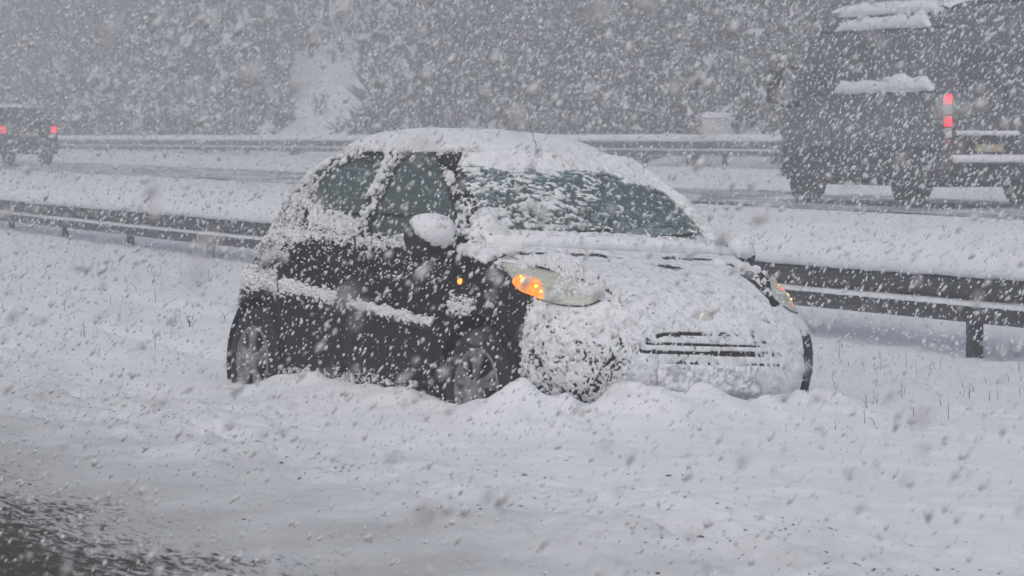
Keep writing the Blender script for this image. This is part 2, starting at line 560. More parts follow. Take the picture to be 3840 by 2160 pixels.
# slip road the photograph is taken from: gritty slush shows through the snow
rp, rq = np.linspace(2, 60, 160), np.linspace(-6, 4.6, 110)
RP, RQ = np.meshgrid(rp, rq)
rx, ry = xy(RP, RQ)
rz = -0.045 + 0.008 * (fbm(np.stack([RP * .6, RQ], -1), 0.16, 3, 81, .6) - .5) - 0.05 * sstep(2.7, 3.3, RQ)
i2 = np.arange(RP.size).reshape(RP.shape)
F2 = np.stack([i2[:-1, :-1], i2[:-1, 1:], i2[1:, 1:], i2[1:, :-1]], -1).reshape(-1, 4)
np_obj('road', np.stack([rx, ry, rz], -1).reshape(-1, 3), F2, M['slush'], kind='structure', label='gritty brown slush on the slip road in the foreground')

# motorway lane with dark slush
rp, rq = np.linspace(5, 150, 200), np.linspace(21.7, 26.5, 24)
RP, RQ = np.meshgrid(rp, rq)
rx, ry = xy(RP, RQ)
rz = road_z(ry) - 0.02 + 0.05 * (fbm(np.stack([RP * .3, RQ], -1), 0.8, 3, 85) - .5) 
i2 = np.arange(RP.size).reshape(RP.shape)
F2 = np.stack([i2[:-1, :-1], i2[:-1, 1:], i2[1:, 1:], i2[1:, :-1]], -1).reshape(-1, 4)
np_obj('motorway', np.stack([rx, ry, rz], -1).reshape(-1, 3), F2, M['lane'], kind='structure', label='dark slushy traffic lane of the motorway')

def ground_z(x, y):
    return float(terrain(np.array([x], float), np.array([y], float))[0])

# ------------------------------------------------------------------ guardrails
W_PROF = [(-0.012, .155), (0.0, .155), (.028, .142), (.075, .118), (.081, .085), (.075, .052), (.028, .022), (.010, 0.0),
          (.028, -.022), (.075, -.052), (.081, -.085), (.075, -.118), (.028, -.142), (0.0, -.155), (-.012, -.155)]

def lumpy_strip(name, pts, nrm, prof, seed, mat_, parent, amp, fine=0.07, taper=0.0):
    """a strip of snow lying along a line: prof = closed outline (out, up)"""
    pts, nrm = np.array(pts), np.array(nrm)
    k = len(prof)
    out = np.array([a for a, b in prof])
    up = np.array([b for a, b in prof])
    V = pts[:, None, :] + nrm[:, None, :] * out[None, :, None] + np.array([0, 0, 1.0])[None, None, :] * up[None, :, None]
    c = pts + nrm * out.mean() + np.array([0, 0, up.mean()])
    dirn = V - c[:, None, :]
    n = fbm(V, .45, 3, seed) - .5 + 0.8 * (noise(V, fine, seed + 3) - .5)
    V = V + dirn * (n[..., None] * amp)
    if taper > 0:
        u = np.linspace(0, 1, len(pts))
        e = np.clip(np.minimum(u, 1 - u) / taper + .12, 0, 1) * (.75 + .5 * noise(np.stack([u * 9, u * 0], -1), 1.0, seed + 5))
        low = np.stack([V[..., 0], V[..., 1], np.broadcast_to(V[..., 2].min(1, keepdims=True), V.shape[:2])], -1)
        V = low + (V - low) * e[:, None, None]
    m = len(pts)
    ii = np.arange(m * k).reshape(m, k)
    F = np.stack([ii[:-1], np.roll(ii, -1, 1)[:-1], np.roll(ii, -1, 1)[1:], ii[1:]], -1).reshape(-1, 4)
    return np_obj(name, V.reshape(-1, 3), F, mat_, parent, kind='stuff')

def guardrail(name, p_posts, qf, zf, face, label, base_drop, cap_h, step, post_w, detail, cap_over=.10):
    p0 = p_posts[len(p_posts) // 2]
    ox, oy = xy(p0, qf(p0))
    root = empty(name, (ox, oy, ground_z(ox, oy)), label=label, category='guardrail')
    off = Vector((ox, oy, root.location.z))
    def P(p, out=0.0, z=0.0):
        a = np.array(xy(p, qf(p)))
        b = np.array(xy(p + .1, qf(p + .1)))
        t = (b - a) / np.linalg.norm(b - a)
        n = np.array([-t[1], t[0]]) * face          # towards the camera side
        return np.array([a[0] + n[0] * out - off.x, a[1] + n[1] * out - off.y, z - off.z]), np.array([n[0], n[1], 0])
    def zc(p):
        return zf(p) - .155
    for i in range(len(p_posts) - 1):
        mb = MB()
        ps = np.linspace(p_posts[i] + .006, p_posts[i + 1] - .006, detail)
        V, F = [], []
        lap = .010 * (i % 2)
        for p in ps:
            for a, b in W_PROF:
                q, n = P(p, a + .03 + lap, zc(p) + b)
                V.append(q)
        k = len(W_PROF)
        for j in range(len(ps) - 1):
            for m in range(k - 1):
                F.append((j * k + m, j * k + m + 1, (j + 1) * k + m + 1, (j + 1) * k + m))
        mb.add(V, F)
        mb.build('beam', M['steel'], root, smooth=True)
    for p in p_posts:
        q, n = P(p, -.045, 0)
        zt, zb = zc(p) + .10 - off.z, zc(p) - base_drop - off.z
        rot = Matrix.Rotation(math.atan2(n[1], n[0]), 3, 'Z')
        mb = MB()
        h = zt - zb
        cz = (zt + zb) / 2
        w = post_w
        for dy, sx, sy, ox_ in ((0, .006, w, -.03), (w / 2 - .003, .07, .006, 0.008), (-w / 2 + .003, .07, .006, 0.008)):
            mb.box(Vector((q[0], q[1], cz)) + rot @ Vector((ox_, dy, 0)), (sx, sy, h), rot)
        mb.box(Vector((q[0], q[1], cz - .02)) + rot @ Vector((.036, 0, 0)), (.012, w * .98, h), rot)
        mb.build('post', M['steel'], root)
    ps = np.arange(p_posts[0], p_posts[-1], step)
    pts, nr = zip(*[P(p, 0, zf(p)) for p in ps])
    c = cap_h
    prof = [(cap_over, -.004), (cap_over + .02, .03), (cap_over, c * .45), (cap_over - .05, c * .8), (.02, c), (-.1, c * 1.02), (-.2, c * .85), (-.28, c * .4), (-.24, .0), (-.05, -.02), (.05, -.015)]
    lumpy_strip('snow_cap', pts, nr, prof, 101, M['snow'], root, .17)
    pts, nr = zip(*[P(p, .03, zc(p)) for p in ps])
    prof = [(.005, -.014), (.05, -.032), (.079, -.042), (.084, -.036), (.070, -.021), (.05, -.008), (.010, -.002)]
    lumpy_strip('snow_ledge', pts, nr, prof, 131, M['snow'], root, .50, .05)
    return root

def p_at(x, y):
    return pq(x, y)[0]
pl = [p_at(3.02, 23.6), p_at(-3.54, 41.6)]
posts = [pl[0] - 3.9, pl[0]] + [pl[0] + (pl[1] - pl[0]) * k / 5 for k in range(1, 5)] + [pl[1] + 4.2 * k for k in range(0, 14)]
posts = [posts[0] - 3.9] + posts
guardrail('guardrail', posts, q_rail, z_rail, 1, 'dark steel guardrail heaped with snow right behind the stranded car', .60, .19, .03, .10, 6)
far_q = lambda p: 33.0 - 0.03 * (p - 70) * 0
far_posts = [48 + 4.0 * k for k in range(24)]
guardrail('guardrail', far_posts, far_q, lambda p: 1.262, 1, 'distant snow capped guardrail below the wooded slope, beyond the motorway', .62, .15, .12, .09, 3, .09)

# ------------------------------------------------------------------ the stranded car: one smooth skin S(l, t)
CTRL = np.array([  # z, front x, rear x, half width, squareness front, rear, centre x, nose bend
    (.15, .56, -2.80, .700, 5.0, 5.0, -1.2, .06),
    (.19, .63, -2.87, .765, 5.5, 5.5, -1.2, .06),
    (.28, .715, -2.94, .805, 6.0, 6.0, -1.2, .06),
    (.40, .750, -2.97, .818, 6.5, 6.0, -1.2, .06),
    (.52, .755, -2.97, .822, 6.5, 6.0, -1.2, .07),
    (.62, .735, -2.96, .822, 6.0, 6.0, -1.2, .08),
    (.71, .680, -2.92, .818, 5.0, 6.0, -1.2, .09),
    (.77, .620, -2.87, .814, 4.8, 6.0, -1.2, .10),
    (.83, .490, -2.81, .806, 5.2, 6.0, -1.2, .10),
    (.88, .330, -2.77, .797, 6.2, 6.0, -1.2, .11),
    (.92, .150, -2.74, .788, 7.0, 6.0, -1.2, .11),
    (.955, -.010, -2.71, .778, 8.0, 5.5, -1.25, .11),
    (.99, -.075, -2.69, .765, 10., 5.3, -1.3, .11),
    (1.08, -.180, -2.66, .733, 12., 5.0, -1.4, .11),
    (1.20, -.355, -2.56, .683, 12., 5.0, -1.5, .11),
    (1.30, -.535, -2.45, .633, 10., 4.6, -1.6, .11),
    (1.37, -.690, -2.33, .590, 7.0, 4.3, -1.6, .10),
    (1.415, -.815, -2.21, .550, 5.2, 4.0, -1.6, .09),
    (1.447, -.950, -2.08, .475, 3.8, 3.4, -1.55, .06),
    (1.470, -1.09, -1.94, .380, 3.2, 3.0, -1.54, .04),
    (1.485, -1.25, -1.80, .260, 2.7, 2.7, -1.53, .02),
    (1.492, -1.40, -1.66, .130, 2.2, 2.2, -1.53, .01),
    (1.494, -1.52, -1.54, .010, 2.0, 2.0, -1.53, .0),
])
NC = len(CTRL)

def ctrl(l):
    """Catmull-Rom through the control rings"""
    l = np.clip(l, 0, NC - 1 - 1e-6)
    i = np.floor(l).astype(int)
    f = (l - i)[:, None]
    g = lambda k: CTRL[np.clip(i + k, 0, NC - 1)]
    a, b, c, d = g(-1), g(0), g(1), g(2)
    return 0.5 * (2 * b + (c - a) * f + (2 * a - 5 * b + 4 * c - d) * f ** 2 + (3 * b - a - 3 * c + d) * f ** 3)

MPHI = 361
PHI = np.linspace(0, math.pi, MPHI)
def outline(row):
    z, xf, xr, w, nf, nr, xc, bend = row
    c, s = np.cos(PHI), np.sin(PHI)
    n = np.where(c >= 0, nf, nr)
    A = np.where(c >= 0, xf - xc, xc - xr)
    X = xc + A * np.sign(c) * np.abs(c) ** (2 / n)
    Y = w * np.abs(s) ** (2 / n)
    X = X - np.where(c >= 0, bend * (Y / max(w, .02)) ** 2 * sstep(xc + .5 * (xf - xc), xf, X), 0)
    return X, Y

def skin(L, T):
    """grid of points for ring parameters L (n) and half-way-round parameters T (m), right side (y<0)"""
    rows = ctrl(np.asarray(L, float))
    out = np.zeros((len(L), len(T), 3))
    for i, r in enumerate(rows):
        X, Y = outline(r)
        s = np.r_[0, np.cumsum(np.hypot(np.diff(X), np.diff(Y)))]
        s /= s[-1]
        out[i, :, 0] = np.interp(T, s, X)
        out[i, :, 1] = -np.interp(T, s, Y)
        out[i, :, 2] = r[0]
    return out

def grid_normals(G):
    du = np.gradient(G, axis=1)
    dv = np.gradient(G, axis=0)
    n = np.cross(dv, du)
    ln = np.linalg.norm(n, axis=-1, keepdims=True)
    n = n / np.maximum(ln, 1e-12)
    c = np.array([-1.2, 0, .7])
    flip = np.sign(((G - c) * n).sum(-1, keepdims=True).mean())
    return n * (flip if flip != 0 else 1)

# dense lookup grid for placing patches
LG = np.linspace(0, NC - 1.2, 420)
TG = np.linspace(0, 1, 560)
SG = skin(LG, TG)
NG = grid_normals(SG)
def find(pt, mode='xyz'):
    """(row, col) on the lookup grid nearest to a point; 'xz' = side view, 'yz' = front view"""
    d = SG - np.array(pt, float)
    if mode == 'xz':
        d2 = d[..., 0] ** 2 + d[..., 2] ** 2 + (SG[..., 1] > -.25) * 9
        d2 = d2 + 9 * (NG[..., 1] > -.15)
    elif mode == 'yz':
        d2 = d[..., 1] ** 2 + d[..., 2] ** 2 + (SG[..., 0] < -1.0) * 9
    elif mode == 'yzr':
        d2 = d[..., 1] ** 2 + d[..., 2] ** 2 + (SG[..., 0] > -2.0) * 9
    else:
        d2 = (d ** 2).sum(-1)
    k = np.argmin(d2)
    return np.unravel_index(k, d2.shape)

def bil(A, r, c):
    r = np.clip(r, 0, A.shape[0] - 1.001)
    c = np.clip(c, 0, A.shape[1] - 1.001)
    i, j = np.floor(r).astype(int), np.floor(c).astype(int)
    a, b = (r - i)[..., None], (c - j)[..., None]
    return A[i, j] * (1 - a) * (1 - b) + A[i + 1, j] * a * (1 - b) + A[i, j + 1] * (1 - a) * b + A[i + 1, j + 1] * a * b

def smooth_loop(pts, n=64, sharp=0.0):
    """closed Catmull-Rom through pts (k,2) resampled to n"""
    P = np.array(pts, float)
    k = len(P)
    t = np.linspace(0, k, n, endpoint=False)
    i = np.floor(t).astype(int)
    f = (t - i)[:, None]
    a, b, c, d = P[(i - 1) % k], P[i % k], P[(i + 1) % k], P[(i + 2) % k]
    tau = 0.5 * (1 - sharp)
    m1, m2 = tau * (c - a), tau * (d - b)
    h00, h10, h01, h11 = 2 * f ** 3 - 3 * f ** 2 + 1, f ** 3 - 2 * f ** 2 + f, -2 * f ** 3 + 3 * f ** 2, f ** 3 - f ** 2
    return h00 * b + h10 * m1 + h01 * c + h11 * m2

def patch(pts, mode, off, side=1, rings=8, n=72, inner=0.0, skirt=0.0, sharp=0.2, shrink=1.0):
    """a piece of the skin inside an outline, lifted by off; side=1 right, -1 left, 0 = spans the centre line"""
    if side == 0:
        half = [find(p, mode) for p in pts]
        rc = [(float(r), float(c)) for r, c in half]
        rc = rc + [(r, -c) for r, c in rc[::-1] if c > 0.5]
    else:
        rc = [tuple(map(float, find(p, mode))) for p in pts]
    loop = smooth_loop(rc, n, sharp)
    cen = loop.mean(0)
    loop = cen + (loop - cen) * shrink
    ks = np.linspace(inner, 1, rings) if inner > 0 else np.linspace(0.02, 1, rings)
    RC = cen + (loop[None] - cen) * ks[:, None, None]
    r, c = RC[..., 0], RC[..., 1]
    sg = np.where(c < 0, -1.0, 1.0)
    G = bil(SG, r, np.abs(c))
    N = bil(NG, r, np.abs(c))
    G[..., 1] *= sg
    N[..., 1] *= sg
    V = G + N * off
    if skirt > 0:
        V = np.concatenate([V, (G[-1] - N[-1] * skirt)[None]], 0)
    if side == -1:
        V[..., 1] *= -1
    m = V.shape[0]
    ii = np.arange(m * n).reshape(m, n)
    F = np.stack([ii[:-1], np.roll(ii, -1, 1)[:-1], np.roll(ii, -1, 1)[1:], ii[1:]], -1).reshape(-1, 4)
    V = V.reshape(-1, 3)
    if inner <= 0:
        V = np.concatenate([V, V[:n].mean(0)[None]])
        T = np.stack([np.roll(ii[0], -1), ii[0], np.full(n, len(V) - 1), np.full(n, len(V) - 1)], -1)
        return V, F, T[:, :3]
    return V, F, None

def patch_obj(name, pts, mode, off, mat_, parent, **kw):
    V, F, T = patch(pts, mode, off, **kw)
    mb = MB()
    mb.v = [tuple(map(float, v)) for v in V]
    mb.f = [tuple(map(int, f)) for f in F] + ([tuple(map(int, f)) for f in T] if T is not None else [])
    return mb.build(name, mat_, parent, smooth=True)

def in_poly(px, pz, poly):
    inside = np.zeros(px.shape, bool)
    n = len(poly)
    j = n - 1
    for i in range(n):
        xi, zi = poly[i]
        xj, zj = poly[j]
        c = ((zi > pz) != (zj > pz)) & (px < (xj - xi) * (pz - zi) / (zj - zi + 1e-12) + xi)
        inside ^= c
        j = i
    return inside

FRONT_WIN = [(-1.235, 1.375), (-1.10, 1.405), (-.97, 1.385), (-.79, 1.31), (-.60, 1.215), (-.43, 1.10), (-.385, 1.04), (-.43, .985), (-.80, .970), (-1.25, 1.0)]
REAR_WIN = [(-1.385, .998), (-1.43, 1.375), (-1.60, 1.383), (-1.80, 1.35), (-1.98, 1.285), (-2.04, 1.22), (-2.0, 1.11), (-1.92, 1.03)]
WSCREEN = [(0, .985), (-.35, .988), (-.62, 1.0), (-.682, 1.035), (-.655, 1.13), (-.60, 1.25), (-.545, 1.34), (-.48, 1.376), (-.3, 1.39), (0, 1.398)]   # (y, z)
BACKLIGHT = [(0, 1.08), (-.40, 1.08), (-.52, 1.12), (-.46, 1.28), (-.38, 1.345), (0, 1.355)]
HLAMP = [(.085, -.775, .925), (.19, -.775, .83), (.34, -.757, .760), (.50, -.69, .733), (.60, -.58, .737), (.59, -.48, .785), (.50, -.52, .84), (.36, -.61, .888), (.20, -.71, .926)]

car = empty('stranded_car', CAR_LOC, CAR_ROT, label='black hatchback stuck in a snowy verge, hazard lights on, plastered with snow', category='car')

def shrink_poly(poly, d):
    P = np.array(poly)
    c = P.mean(0)
    v = P - c
    l = np.linalg.norm(v, axis=1, keepdims=True)
    return (c + v * (1 - d / l)).tolist()

# body shell with real openings
LB = np.unique(np.r_[np.linspace(0, 3, 14), np.linspace(3, 12, 62), np.linspace(12, 18, 46), np.linspace(18, NC - 1, 24)])
TB = np.linspace(0, 1, 210)
BG = skin(LB, TB)
ARCH = [(0.0, .295, .345), (-2.42, .295, .345)]
for ax, az, ar in ARCH:          # pull the lip of the arch onto its circle
    dx, dz = BG[..., 0] - ax, BG[..., 2] - az
    r = np.hypot(dx, dz)
    m = (np.abs(r - ar) < .018) & (BG[..., 1] < -.45)
    k = np.where(m, ar / np.maximum(r, 1e-6), 1)
    BG[..., 0] = ax + dx * k
    BG[..., 2] = az + dz * k
nl, nt = BG.shape[:2]
ii = np.arange(nl * nt).reshape(nl, nt)
F = np.stack([ii[:-1, :-1], ii[:-1, 1:], ii[1:, 1:], ii[1:, :-1]], -1).reshape(-1, 4)
Bv = BG.reshape(-1, 3)
cen = Bv[F].mean(1)
cut = np.zeros(len(F), bool)
for ax, az, ar in ARCH:
    cut |= (np.hypot(cen[:, 0] - ax, cen[:, 2] - az) < ar) & (cen[:, 1] < -.45)
sidey = cen[:, 1] < -.3
cut |= in_poly(cen[:, 0], cen[:, 2], shrink_poly(FRONT_WIN, .022)) & sidey
cut |= in_poly(cen[:, 0], cen[:, 2], shrink_poly(REAR_WIN, .022)) & sidey
ws = [(a, b) for a, b in WSCREEN]
ws_full = ws + [(-a, b) for a, b in ws[::-1]]
cut |= in_poly(cen[:, 1], cen[:, 2], shrink_poly(ws_full, .022)) & (cen[:, 0] > -1.05) & (cen[:, 2] > .975)
bl_full = BACKLIGHT + [(-a, b) for a, b in BACKLIGHT[::-1]]
cut |= in_poly(cen[:, 1], cen[:, 2], shrink_poly(bl_full, .022)) & (cen[:, 0] < -2.1)
F = F[~cut]
V2 = Bv.copy()
V2[:, 1] *= -1
np_obj('body', np.concatenate([Bv, V2]), np.concatenate([F, F[:, ::-1] + len(Bv)]), M['paint'], car)

# panes with a black border each
for s in (1, -1):
    for poly in (FRONT_WIN, REAR_WIN):
        pts = [(x, -.7, z) for x, z in poly]
        w = patch_obj('side_window', pts, 'xz', .004, M['glass'], car, side=s, sharp=.15)
        patch_obj('frame', pts, 'xz', .0055, M['black'], w, side=s, inner=.90, rings=3, sharp=.15, shrink=1.03)
w = patch_obj('windscreen', [(-.5, y, z) for y, z in WSCREEN], 'yz', .004, M['glass'], car, side=0, n=120, rings=12, sharp=.15)
patch_obj('frame', [(-.5, y, z) for y, z in WSCREEN], 'yz', .0055, M['black'], w, side=0, n=120, rings=3, inner=.94, sharp=.15, shrink=1.02)
w = patch_obj('rear_window', [(-2.5, y, z) for y, z in BACKLIGHT], 'yzr', .004, M['glass'], car, side=0, n=100, rings=8, sharp=.15)
patch_obj('frame', [(-2.5, y, z) for y, z in BACKLIGHT], 'yzr', .0055, M['black'], w, side=0, n=100, rings=3, inner=.9, sharp=.15, shrink=1.02)

# doors, handles, rubbing strips, sills
F_DOOR = [(-.34, .935), (-.33, .70), (-.40, .42), (-.46, .30), (-1.30, .285), (-1.335, .60), (-1.32, .955), (-.8, .935)]
R_DOOR = [(-1.355, .975), (-1.37, .60), (-1.34, .285), (-1.98, .285), (-2.06, .42), (-2.12, .56), (-2.13, .80), (-2.10, .99)]
for s in (1, -1):
    for poly, hx in ((F_DOOR, -1.20), (R_DOOR, -1.98)):
        d = patch_obj('door', [(x, -.8, z) for x, z in poly], 'xz', .006, M['paint'], car, side=s, skirt=.01, sharp=.55, n=96)
        r, c = find((hx, -.8, .845), 'xz')
        q = SG[r, c]
        mb = MB()
        y = q[1] * s
        mb.tube([(hx - .09, y + .005 * s, q[2]), (hx - .075, y - .03 * s, q[2] + .003), (hx + .075, y - .03 * s, q[2] + .003), (hx + .09, y + .005 * s, q[2])], .013, 8)
        mb.build('handle', M['paint'], d, smooth=True)
        x0, x1 = (-.38, -1.27) if poly is F_DOOR else (-1.39, -2.07)
        mb = MB()
        pts = []
        for x in np.linspace(x0, x1, 14):
            z = .555 + (x + .38) * -.075
            r, c = find((x, -.8, z), 'xz')
            pts.append((x, (SG[r, c][1] - .012) * s, z))
        mb.tube(pts, [.008] + [.021] * 12 + [.008], 8)
        mb.build('rubbing_strip', M['black'], d, smooth=True)
    mb = MB()
    pts = [(x, -.800 * s, .215) for x in np.linspace(-.40, -2.02, 12)]
    mb.tube(pts, .035, 8)
    mb.build('sill', M['black'], car, smooth=True)
    # wheel-well liner and arch lip
    for ax, az, ar in ARCH:
        mb = MB()
        A = np.linspace(-.35, math.pi + .35, 26)
        V, Fm = [], []
        for a in A:
            for yy, rr in ((-.80, ar - .002), (-.50, ar + .02), (-.50, .02)):
                V.append((ax + rr * math.cos(a), yy * s, az + rr * math.sin(a)))
        for k in range(len(A) - 1):
            for m in range(2):
                Fm.append((k * 3 + m, k * 3 + m + 1, k * 3 + 4 + m, k * 3 + 3 + m))
        mb.add(V, Fm)
        mb.build('wheel_well', M['void'], car)
        mb = MB()
        pts = []
        for a in np.linspace(-.12, math.pi + .12, 28):
            x, z = ax + (ar + .004) * math.cos(a), az + (ar + .004) * math.sin(a)
            r, c = find((x, -.8, z), 'xz')
            pts.append((x, (SG[r, c][1] - .002) * s, z))
        mb.tube(pts, .012, 6)
        mb.build('arch_lip', M['paint'], car, smooth=True)

# wheels
def wheel(x, s, steer=0.0):
    w = empty('wheel', (x, -.735 * s, .29), (0, 0, steer))
    w.parent = car
    R, hw = .29, .080
    mb = MB()
    mb.lathe([(.175, -hw * .8), (.20, -hw), (.262, -hw), (.282, -hw * .8), (.29, -hw * .45), (.29, hw * .45), (.282, hw * .8), (.262, hw), (.20, hw), (.175, hw * .8)], 48)
    mb.build('tyre', M['rubber'], w, smooth=True)
    mb = MB()
    o = -hw * s
    mb.lathe([(.188, o * .92), (.184, o * 1.04), (.172, o * .98), (.165, o * .55), (.16, -o * .6)], 40)
    mb.lathe([(.001, o * 1.02), (.045, o * 1.0), (.052, o * .85), (.05, o * .3)], 24)
    for k in range(5):
        a = 2 * math.pi * k / 5 + .3
        for da in (-.17, .17):
            c0 = Vector((.046 * math.cos(a), o * .93, .046 * math.sin(a)))
            c1 = Vector((.172 * math.cos(a + da), o * .90, .172 * math.sin(a + da)))
            mb.tube([c0, (c0 + c1) / 2 + Vector((0, o * .06, 0)), c1], [.020, .017, .023], 6)
    mb.build('rim', M['alloy'], w, smooth=True)
    mb = MB()
    mb.lathe([(.001, o * .35), (.16, o * .35)], 32)
    mb.build('brake_backing', M['void'], w)
    return w
for s in (1, -1):
    wheel(0.0, s, 0.06)
    wheel(-2.42, s)

# headlamps with amber hazard indicators
def lamp_pts(rel):
    return rel
IND = [(.225, -.765, .852), (.203, -.772, .808), (.265, -.768, .774), (.345, -.745, .752), (.41, -.72, .738), (.385, -.715, .778), (.362, -.715, .828), (.30, -.735, .858)]
for s in (1, -1):
    h = patch_obj('headlamp', HLAMP, 'xyz', .012, M['lens'], car, side=s, skirt=.02, sharp=.1)
    patch_obj('reflector', HLAMP, 'xyz', .003, M['chrome'], h, side=s, sharp=.1, shrink=.97)
    patch_obj('reflector_bowl', [(.40, -.70, .812), (.415, -.69, .775), (.50, -.64, .762), (.55, -.585, .785), (.50, -.62, .825)], 'xyz', .006, M['bowl'], h, side=s, n=32, sharp=.1)
    patch_obj('surround', HLAMP, 'xyz', .007, M['black'], h, side=s, inner=.96, rings=3, sharp=.1, shrink=1.06)
    patch_obj('turn_signal', IND, 'xyz', .015, M['amber'], h, side=s, sharp=.2, skirt=.003)
    for px in ((.265, -.75, .828, .016), (.245, -.752, .846, .007), (.345, -.715, .79, .009), (.375, -.70, .762, .007)):
        r, c = find(px[:3])
        q = SG[r, c] + NG[r, c] * .016
        rad = px[3]
        mb = MB()
        mb.tube([q + NG[r, c] * -.004, q + NG[r, c] * .002, q + NG[r, c] * .005], [rad, rad * .8, rad * .2], 7)
        mb.v = [(a_, b_ * s, c_) for a_, b_, c_ in mb.v]
        mb.build('bulb', M['amber_hot'], h, smooth=True)
    # ribbed inner lens
    mb = MB()
    for k in range(9):
        f = k / 8
        p = (.44 + .10 * f, -.68 + .14 * f, .805 - .012 * f)
        r, c = find(p)
        q = SG[r, c] + NG[r, c] * .004
        mb.tube([q + Vector((0, 0, -.022)), q + Vector((-.012, 0, .022))], .005, 5)
    ob = mb.build('lens_rib', M['chrome'], h)
    if s == -1:
        ob.scale = (1, -1, 1)
    r, c = find((-.205, -.82, .785))
    q = SG[r, c]
    mb = MB()
    mb.lathe([(.016, 0), (.014, -.010), (.008, -.015), (.001, -.016)], 14)
    mb.v = [(a + q[0], (b + q[1] + .002) * s, cc + q[2]) for a, b, cc in mb.v]
    mb.build('side_repeater', M['amber_side'], car, smooth=True)

# nose: grille with slats, lower intake, fog-lamp recess, number plate, badge
GR = [(.74, 0, .590), (.74, -.24, .588), (.72, -.335, .560), (.70, -.385, .505), (.70, -.34, .468), (.74, -.2, .462), (.75, 0, .462)]
g = patch_obj('grille', GR, 'yz', .001, M['void'], car, side=0, n=80, sharp=.2)
patch_obj('surround', GR, 'yz', .003, M['black'], g, side=0, n=80, rings=3, inner=.93, sharp=.2, shrink=1.04, skirt=.004)
def nose_line(z, y0, y1, off, n=22):
    pts = []
    for y in np.linspace(y0, y1, n):
        r, c = find((.7, -abs(y), z), 'yz')
        q = SG[r, c] + NG[r, c] * off
        pts.append((q[0], q[1] * (1 if y <= 0 else -1), z))
    return pts
for z, w in ((.559, .33), (.527, .36), (.495, .36)):
    mb = MB()
    mb.tube(nose_line(z, -w, w, -.003), .008, 6)
    mb.build('slat', M['black'], g, smooth=True)
LI = [(.73, 0, .30), (.72, -.40, .295), (.70, -.46, .262), (.70, -.40, .235), (.71, 0, .23)]
patch_obj('lower_intake', LI, 'yz', .005, M['void'], car, side=0, n=60, sharp=.3)
mb = MB()
q = SG[find((.75, 0, .38), 'yz')]
mb.box((q[0] + .012, 0, .385), (.014, .50, .10), bev=.006)
pl_ = mb.build('number_plate', M['yellow'], car)
gy_, gz_ = np.meshgrid(np.linspace(-.285, .285, 90), np.linspace(.315, .452, 26))
gp = np.stack([np.full(gy_.shape, q[0] + .022), gy_, gz_], -1)
edge_ = np.minimum(sstep(.31, .24, np.abs(gy_) + .06 * (fbm(gp, .07, 2, 403) - .5)), sstep(.078, .052, np.abs(gz_ - .3835) + .03 * (fbm(gp, .05, 2, 405) - .5)))
gp[..., 0] += (.034 * (fbm(gp, .022, 3, 401, .8) - .38) + .004) * edge_ - .02 * (1 - edge_)
ii = np.arange(gp.shape[0] * gp.shape[1]).reshape(gp.shape[:2])
np_obj('plate_snow', gp.reshape(-1, 3), np.stack([ii[:-1, :-1], ii[:-1, 1:], ii[1:, 1:], ii[1:, :-1]], -1).reshape(-1, 4), M['snow_car'], car, kind='stuff')
pa_ = bpy.data.objects['plate_snow'].data.attributes.new('thin', 'FLOAT', 'POINT')
pa_.data.foreach_set('value', np.clip(1.5 - 2.6 * fbm(gp, .024, 2, 407, .8), 0, .9).ravel().astype(np.float32))
for s in (1, -1):
    FG = [(.66, -.60, .375), (.62, -.66, .36), (.62, -.655, .30), (.66, -.60, .285), (.70, -.54, .30), (.70, -.54, .355)]
    patch_obj('fog_lamp_recess', FG, 'yz', .004, M['void'], car, side=s, n=32, sharp=.2)
mb = MB()
q = SG[find((.7, 0, .665), 'yz')]
mb.lathe([(.038, .0), (.036, .008), (.02, .012), (.001, .013)], 24)
ob = mb.build('badge', M['chrome'], car, smooth=True)
ob.rotation_euler = (0, math.radians(-28), math.radians(-90))
ob.location = (q[0] - .002, 0, .665)

# bonnet shut line
for s in (1, -1):
    mb = MB()
    pts = []
    for f in np.linspace(0, 1, 16):
        p = (-.10 + .70 * f, -.70 + .25 * f ** 2.2, .985 - .18 * f ** 1.6)
        r, c = find(p)
        q = SG[r, c] + NG[r, c] * .001
        pts.append((q[0], q[1] * s, q[2]))
    mb.tube(pts, .006, 5)
    mb.build('shut_line', M['void'], car)

